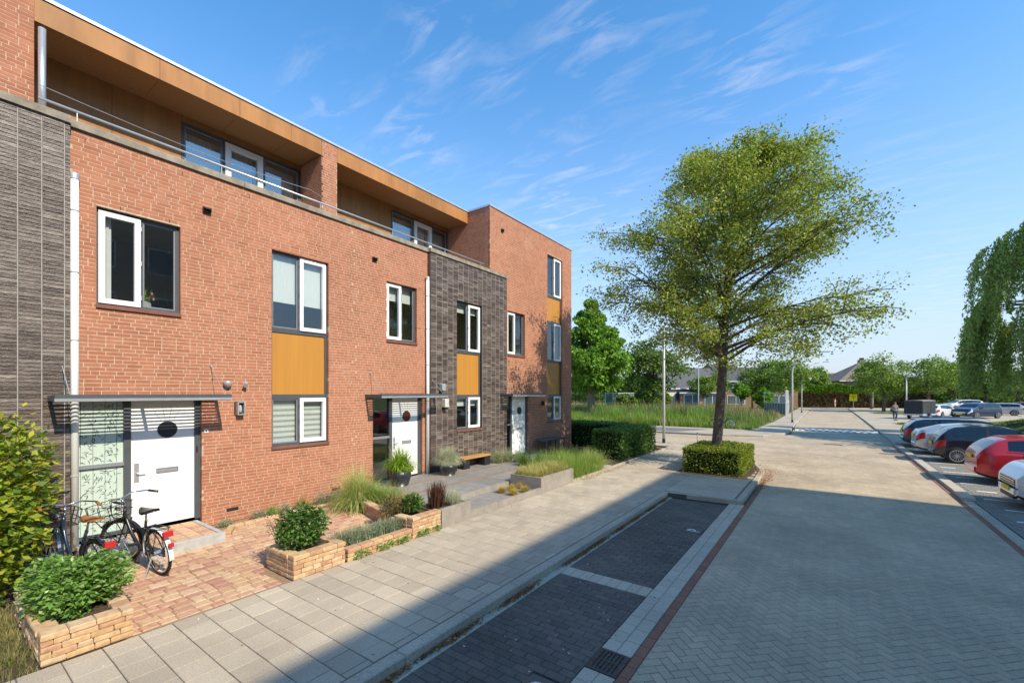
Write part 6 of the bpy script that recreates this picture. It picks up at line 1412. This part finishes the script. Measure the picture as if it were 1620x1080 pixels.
car('dark blue estate car with red tail lights, furthest in the near row', (3.1, 30.2, Z), 0, paint('blue_car_paint', (.012, .022, .055), .4), 4.7, 1.8, est_top, [(0, .70), (.1, .96), (.6, 1.0), (2.2, .95), (3.7, .92), (4.3, .84), (4.7, .56)], (.92, 3.65), .32, (.5, 3.4), (1.3, 2.4), (3.02, 3.67), (.14, .42), 'high', rail=True)
suv_top = [(0, .8), (.03, 1.05), (.14, 1.2), (.36, 1.48), (.7, 1.60), (1.6, 1.66), (2.6, 1.62), (3.0, 1.50), (3.6, 1.14), (4.15, 1.03), (4.38, .88), (4.45, .66)]
suv_belt = [(0, .78), (.1, 1.04), (.6, 1.1), (2.2, 1.06), (3.6, 1.04), (4.15, .97), (4.45, .64)]
suv = car('white and silver compact SUV with chrome grille facing the road at the right edge', (8.0, 15.75, Z), math.pi, paint('white_car_paint', (.62, .64, .66), .15), 4.45, 1.82, suv_top, suv_belt, (.85, 3.55), .35, (.5, 3.3), (1.4, 2.4), (2.98, 3.57), (.14, .4), 'high')
# farther cars
def far_car(label, u, depth, rz, m, kind='hatch'):
    x, y = at(u, depth); T = {'hatch': (4.25, 1.8, hatch_top, hatch_belt, (.78, 3.42), .33, (.62, 3.1), (1.35, 2.2), (2.72, 3.32), (.13, .42)), 'suv': (4.45, 1.82, suv_top, suv_belt, (.85, 3.55), .35, (.5, 3.3), (1.4, 2.4), (2.98, 3.57), (.14, .4)), 'est': (4.7, 1.8, est_top, [(0, .70), (.1, .96), (.6, 1.0), (2.2, .95), (3.7, .92), (4.3, .84), (4.7, .56)], (.92, 3.65), .32, (.5, 3.4), (1.3, 2.4), (3.02, 3.67), (.14, .42))}[kind]
    x -= math.cos(rz)*T[0]/2; y -= math.sin(rz)*T[0]/2
    return car(label, (x, y, -.02), rz, m, *T, 'high', group='cars parked farther away')
far_car('dark blue people carrier facing the viewer on the far parking street', 1545, 46, R(225), paint('navy_car_paint', (.02, .035, .075), .4), 'suv')
far_car('small white hatchback directly behind the tarpaulin trailer', 1484, 47, R(60), paint('white_far_paint', (.7, .7, .7), .1))
far_car('silver car half hidden behind the willow curtain', 1575, 52, R(170), paint('silver_far_paint', (.5, .5, .5), .4), 'est')
far_car('maroon car at the far right under the willow', 1612, 56, R(170), paint('maroon_paint', (.22, .02, .03), .3))
far_car('white van-like car far away between the trees', 1523, 66, R(200), paint('white_far_paint', (.7, .7, .7), .1), 'suv')
bc = far_car('pale blue car roof showing behind the dark clipped hedge', 900, 27.5, R(0), paint('pale_blue_paint', (.45, .53, .58), .3), 'est'); bc.location = (-16.6, 24.3-.9+.4, -.1)
# ------------------------------------------------------------------ trailer
x, y = at(1455, 44.5); tr = thing('cargo_trailer', 'black tarpaulin covered cargo trailer parked on the right pavement', 'trailer', (x, y, 0), R(62))
M_tarp = mat('black_tarpaulin', (.035, .037, .04), .6, 3, .25, .004, 12); M_tarptop = mat('weathered_tarp_top', (.23, .20, .16), .8, 5, .3)
MB().cbox(-1.35, 1.35, -.75, .75, .55, 1.86, .05).build('tarpaulin', M_tarp, tr, world=False)
b = MB(); N = 8
for k in range(N):
    a0, a1 = math.pi*k/N, math.pi*(k+1)/N; p = lambda a: (-.77*math.cos(a), 1.82+.12*math.sin(a)); (ya, za), (yb, zb) = p(a0), p(a1); b.quad((-1.38, ya, za), (1.38, ya, za), (1.38, yb, zb), (-1.38, yb, zb))
b.poly([(-1.38, -.77*math.cos(math.pi*k/N), 1.82+.12*math.sin(math.pi*k/N)) for k in range(N+1)]); b.poly([(1.38, -.77*math.cos(math.pi*k/N), 1.82+.12*math.sin(math.pi*k/N)) for k in range(N+1)]); b.build('roof_cover', M_tarptop, tr, world=False)
MB().cbox(-1.36, 1.36, -.76, .76, .38, .545, .02).build('bed', M_galv, tr, world=False); MB().box(.2, 1.25, -.765, -.755, .6, 1.78).build('side_flap', M_black, tr, world=False)
for s in (1, -1):
    w = MB().lathe([(.12, -.09), (.26, -.09), (.28, -.05), (.28, .05), (.26, .09), (.12, .09)], (-.1, s*.8, .28), 20, 'y').build('wheel', M_tyre, tr, True, False); MB().lathe([(.12, -.095), (.12, .095)], (-.1, s*.8, .28), 12, 'y').build('rim', M_rim, w, False, False)
    MB().cbox(-.5, .3, s*.8-.12, s*.8+.12, .55, .60, .01).build('mudguard', M_black, tr, world=False)
MB().beam((1.3, -.3, .42), (2.4, 0, .42), .07).beam((1.3, .3, .42), (2.4, 0, .42), .07).tube([(2.3, 0, .42), (2.3, 0, .02)], .03, 8).build('drawbar', M_galv, tr, world=False)
# ------------------------------------------------------------------ bicycles
M_bblue = mat('blue_black_enamel', (.02, .035, .06), .25, 4, .1, spec=.6, metal=.4, coat=.5); M_bblack = mat('black_enamel', (.015, .015, .016), .3, 4, .1, spec=.6)
M_brown = mat('brown_leather', (.36, .13, .04), .45, 9, .2); M_red = M_red; M_redpl = mat('red_reflector', (.5, .02, .02), .25, 4, .1, spec=.6); M_wpl = mat('white_mudguard', (.7, .7, .7), .4, 4, .1)
def bicycle(label, rear, front, z, fm, saddle_m, steer=0.0, lean=0.0, basket=True, white_rear=False, far=False):
    dx, dy = front[0]-rear[0], front[1]-rear[1]; ang = math.atan2(dy, dx); Wb = 1.10
    t = thing('bicycle', label, 'bicycle', (rear[0], rear[1], z), ang); t.rotation_euler = (lean, 0, ang); r = .345
    def wheel(cx_, rot):
        w = MB(); n = 36
        def P(x, y, z_):                                  # steer about front axle
            c, s = math.cos(rot), math.sin(rot); return (cx_+x*c-y*s, x*s+y*c, z_)
        for k in range(n):
            a0, a1 = 2*math.pi*k/n, 2*math.pi*(k+1)/n
            for j in range(8):
                b0, b1 = 2*math.pi*j/8, 2*math.pi*(j+1)/8; q = lambda a, b: P((r-.022+.022*math.cos(b))*math.cos(a), .021*math.sin(b), r+(r-.022+.022*math.cos(b))*math.sin(a)); w.quad(q(a0, b0), q(a1, b0), q(a1, b1), q(a0, b1))
        o = w.build('wheel', M_rubber, t, True, False); w = MB()
        for k in range(n):
            a0, a1 = 2*math.pi*k/n, 2*math.pi*(k+1)/n
            for (ra, rb, y0, y1) in ((r-.045, r-.062, .013, .013), (r-.045, r-.062, -.013, -.013), (r-.062, r-.062, .013, -.013)):
                w.quad(P(ra*math.cos(a0), y0, r+ra*math.sin(a0)), P(ra*math.cos(a1), y0, r+ra*math.sin(a1)), P(rb*math.cos(a1), y1, r+rb*math.sin(a1)), P(rb*math.cos(a0), y1, r+rb*math.sin(a0)))
        w.build('rim', M_chrome, o, True, False); w = MB()
        for k in range(28):
            a = 2*math.pi*k/28; w.tube([P(.02*math.cos(a+.8), .025*(-1)**k, r+.02*math.sin(a+.8)), P((r-.06)*math.cos(a), 0, r+(r-.06)*math.sin(a))], .0016, 3, cap=False)
        w.tube([P(0, -.055, r), P(0, .055, r)], .022, 10); w.build('spokes', M_chrome, o, False, False)
        return P
    wheel(0, 0); P = wheel(Wb, steer)
    bb = (.45, 0, .30); st = (.26, 0, .78); hl = (.93, 0, .72); hu = (.88, 0, .88)
    f = MB(); f.tube([bb, st], .018, 10); f.tube(curve_pts((.90, 0, .80), (.72, 0, .38), bb, 8), .023, 10); f.tube(curve_pts((.905, 0, .74), (.70, 0, .34), (.5, 0, .30), 8), .017, 8); f.tube([hl, hu], .024, 10)
    for s in (1, -1): f.tube([bb, (.1, s*.05, .33), (0, s*.065, r)], .010, 8); f.tube([(.28, 0, .70), (.1, s*.05, .52), (0, s*.065, r)], .008, 8)
    f.build('frame', fm, t, True, False)
    fk = MB(); 
    for s in (1, -1): fk.tube([P(-.17, s*.03, .70), P(-.12, s*.05, .62), P(0, s*.055, r)], .012, 8)
    fk.tube([(.935, 0, .70), (.865, 0, .95)], .015, 8); fk.build('fork', fm, t, True, False)
    for (cx_, rot, a0, a1, m_) in ((0, 0, -.15, 3.3, M_wpl if white_rear else fm), (Wb, steer, .6, 3.0, fm)):
        g = MB(); n = 18; R_ = r+.02; c, s = math.cos(rot), math.sin(rot)
        for k in range(n):
            q = [a0+(a1-a0)*(k+j)/n for j in (0, 1)]
            # wheel faces -x at angle pi ; rear guard covers top and back
            ang_ = [math.pi-x for x in q] if cx_ == 0 else [x for x in q]
            v = [(R_*math.cos(a), R_*math.sin(a)) for a in ang_]
            pt = lambda x, y, z_: (cx_+x*c-y*s, x*s+y*c, r+z_)
            g.quad(pt(v[0][0], -.03, v[0][1]-.008), pt(v[1][0], -.03, v[1][1]-.008), pt(v[1][0], 0, v[1][1]), pt(v[0][0], 0, v[0][1])); g.quad(pt(v[0][0], 0, v[0][1]), pt(v[1][0], 0, v[1][1]), pt(v[1][0], .03, v[1][1]-.008), pt(v[0][0], .03, v[0][1]-.008))
        g.build('mudguard', m_, t, True, False)
    c, s_ = math.cos(steer), math.sin(steer); H = lambda x, y, z_: (.865+x*c-y*s_, x*s_+y*c, z_)
    hb = MB(); pts = [H(-.26, -.30, 1.05), H(-.10, -.29, 1.08), H(.06, -.18, 1.08), H(.05, 0, 1.04), H(.06, .18, 1.08), H(-.10, .29, 1.08), H(-.26, .30, 1.05)]; hb.tube(pts, .012, 8); hb.tube([(.868, 0, .93), H(.05, 0, 1.05)], .014, 8); hb.build('handlebar', M_chrome if not far else fm, t, True, False)
    for y in (-.30, .30): MB().tube([H(-.27, y, 1.05), H(-.13, y*.98, 1.075)], .019, 8).build('grip', M_brown if saddle_m is M_brown else M_black, t, True, False)
    sd_ = MB(); sd_.tube([(.26, 0, .76), (.235, 0, .90)], .014, 8); sd_.build('seat_post', M_chrome, t, True, False)
    sp = MB(); n = 8
    for k in range(n+1):
        q = k/n; x = .07+.30*q; w = .10*(1-q)**.6*(1.0 if q > .12 else .85)+.022; zz = .955-.012*math.sin(q*math.pi)
        sp.v += [(x, -w, zz-.035), (x, -w*.9, zz), (x, -w*.3, zz+.012), (x, w*.3, zz+.012), (x, w*.9, zz), (x, w, zz-.035)]
    for k in range(n):
        for j in range(6): a, b_ = k*6+j, k*6+(j+1) % 6; sp.f.append((a, b_, b_+6, a+6))
    sp.f += [tuple(range(6)), tuple(range(n*6+5, n*6-1, -1))]; sp.build('saddle', saddle_m, t, True, False)
    rk = MB()
    for y in (-.07, 0, .07): rk.tube([(.20, y, .70), (-.25, y, .73)], .006, 6)
    rk.tube([(-.25, -.07, .73), (-.29, 0, .73), (-.25, .07, .73)], .006, 6)
    for k in range(4): rk.tube([(.12-k*.11, -.07, .725), (.12-k*.11, .07, .725)], .004, 5)
    for y in (-.075, .075): rk.tube([(-.2, y, .73), (0, y, r)], .006, 6); rk.tube([(.1, y, .72), (0, y, r)], .006, 6)
    rk.build('luggage_rack', M_bblack, t, False, False)
    MB().cbox(-.34, -.30, -.06, .06, .62, .70, .008).build('rear_light', M_redpl, t, world=False)
    if white_rear: MB().cbox(-.395, -.365, -.03, .03, .48, .54, .006).build('reflector', M_redpl, t, world=False)
    MB().lathe([(.02, .0), (.105, .005), (.105, .03), (.02, .035)], (.45, -.06, .30), 18, 'y').build('chain_ring', M_bblack, t, world=False)
    MB().cbox(-.05, .55, -.062, -.035, .26, .37, .01).build('chain_case', M_bblack, t, world=False)
    cr = MB(); cr.tube([(.45, -.08, .30), (.52, -.09, .15)], .008, 6).tube([(.45, .05, .30), (.38, .09, .45)], .008, 6); cr.box(.48, .56, -.18, -.09, .14, .16).box(.34, .42, .09, .18, .44, .46); cr.build('pedals', M_bblack, t, False, False)
    MB().tube([(.05, .05, .33), (.02, .19, .01)], .009, 6).build('kickstand', M_galv, t, world=False)
    MB().lathe([(.01, 0), (.04, .01), (.045, .06), (.04, .065)], P(-.07, 0, .80-.35)[:1]+(0,)+(.86,), 12, 'x').build('head_light', M_chrome, t, world=False)
    if basket:
        b = MB()
        for (z_, e) in ((.74, .0), (.84, .02), (.96, .03)): b.tube([H(.08-e, -.17-e, z_), H(.40+e, -.17-e, z_), H(.40+e, .17+e, z_), H(.08-e, .17+e, z_), H(.08-e, -.17-e, z_)], .006, 5)
        for k in range(5): b.tube([H(.10+k*.07, -.17, .74), H(.10+k*.07, .17, .74)], .005, 5)
        for y in (-.17, 0, .17): b.tube([H(.40, y, .74), H(.43, y*1.15, .96)], .005, 5)
        for x in (.08, .24, .40):
            for y in (-.17, .17): b.tube([H(x, y, .74), H(x, y*1.17, .96)], .005, 5)
        for y in (-.09, .09): b.tube([H(.36, y*1.5, .74), P(0, y*.8, r)], .007, 5)
        b.build('front_carrier', M_bblack, t, False, False)
    return t
bicycle('black city bicycle with white rear mudguard leaning in front of the white door', (-7.88, 2.18), (-8.95, 2.02), 0.0, M_bblack, M_bblack, steer=.45, lean=R(-5), white_rear=True)
bicycle('dark blue bicycle with brown leather saddle next to the leafy bush', (-7.95, 1.46), (-9.02, 1.22), 0.0, M_bblue, M_brown, steer=-.15, lean=R(4))
bicycle('distant black bicycle at the edge of the wild grass behind the street tree', (-6.9, 35.3), (-5.8, 35.35), 0.0, M_bblack, M_bblack, lean=R(-4), basket=False, far=True)
# ------------------------------------------------------------------ people
def skinned(name, pts, edges, rad, m, parent, sub=2):
    me = bpy.data.meshes.new(name); me.from_pydata(pts, edges, []); me.materials.append(m); o = link_obj(name, me, parent)
    sk = o.modifiers.new('skin', 'SKIN'); sk.use_smooth_shade = True; o.modifiers.new('sub', 'SUBSURF').levels = sub; o.modifiers['sub'].render_levels = sub
    for i, r in enumerate(rad): me.skin_vertices[0].data[i].radius = (r, r) if not isinstance(r, tuple) else r; me.skin_vertices[0].data[i].use_root = (i == 0)
    return o
M_skin = mat('skin', (.42, .25, .18), .6, 5, .1)
def person(label, x, y, rz, jacket, trousers, hair, s=1.0, z=0.0):
    t = thing('person', label, 'person', (x, y, z), rz); t.scale = (s, s, s)
    J = [(0, 0, .95), (0, 0, 1.15), (0, .01, 1.38), (0, .02, 1.50), (0, .04, 1.60), (0, .03, 1.70), (-.17, 0, 1.40), (-.24, -.03, 1.14), (-.20, .10, .93), (.17, 0, 1.40), (.24, -.03, 1.14), (.20, .12, .95), (-.09, 0, .90), (-.10, .07, .50), (-.10, -.10, .10), (-.10, .04, .04), (.09, 0, .90), (.11, -.02, .50), (.11, .12, .10), (.11, .25, .04)]
    Ed = [(0, 1), (1, 2), (2, 3), (3, 4), (4, 5), (2, 6), (6, 7), (7, 8), (2, 9), (9, 10), (10, 11), (0, 12), (12, 13), (13, 14), (14, 15), (0, 16), (16, 17), (17, 18), (18, 19)]
    Rr = [(.14, .10), (.13, .095), (.15, .10), .05, (.08, .095), (.075, .09), .055, .042, .035, .055, .042, .035, .085, .058, .04, .035, .085, .058, .04, .035]
    skinned('body', J, Ed, Rr, M_skin, t)
    skinned('jacket', [J[0], J[1], J[2], (0, .01, 1.46), J[6], J[7], (-.205, .08, .99), J[9], J[10], (.205, .09, 1.0)], [(0, 1), (1, 2), (2, 3), (2, 4), (4, 5), (5, 6), (2, 7), (7, 8), (8, 9)], [(.165, .13), (.155, .125), (.175, .125), .075, .078, .06, .05, .078, .06, .05], jacket, t)
    skinned('trousers', [(0, 0, 1.0), J[12], J[13], (-.10, -.08, .14), J[16], J[17], (.11, .10, .14)], [(0, 1), (1, 2), (2, 3), (0, 4), (4, 5), (5, 6)], [(.155, .12), .105, .078, .062, .105, .078, .062], trousers, t)
    MB().lathe([(.02, .10), (.075, .07), (.098, .0), (.09, -.06), (.06, -.10)], (0, .015, 1.69), 12).build('hair', hair, t, True, False)
    for sx in (-.10, .11): MB().cbox(sx-.05, sx+.05, -.06+(.0 if sx < 0 else .12), .16+(.0 if sx < 0 else .12), 0, .08, .02).build('shoe', M_black, t, world=False)
    for sx in (-1, 1): MB().lathe([(.002, -.012), (.012, 0), (.002, .012)], (sx*.035, .128, 1.665), 6).build('eye', M_black, t, True, False)
    return t
x, y = at(1416, 42.5); person('person walking on the right pavement in grey top and blue jeans with dark bag', x, y, R(200), mat('grey_brown_jacket', (.22, .19, .18), .9, 9, .2), mat('blue_jeans', (.04, .07, .12), .9, 9, .2), mat('brown_hair', (.10, .06, .035), .8, 9, .2), z=-.01)
b = MB(); bgx = thing('shoulder_bag', 'dark shoulder bag hanging beside the walking person', 'bag', (x-.26, y-.1, .85)); MB().cbox(x-.36, x-.18, y-.22, y+.05, .78, 1.1, .03).build('bag', M_black, bgx); MB().tube([(x-.27, y-.1, 1.1), (x-.12, y-.05, 1.45)], .012, 5).build('strap', M_black, bgx)
x, y = at(1321, 80); person('small distant person in pink before the long hedge', x, y, R(250), mat('pink_jacket', (.65, .35, .38), .9, 9, .1), mat('pale_trousers', (.5, .42, .42), .9, 9, .1), mat('blond_hair', (.4, .28, .12), .8, 9, .1), .95, z=-.08)
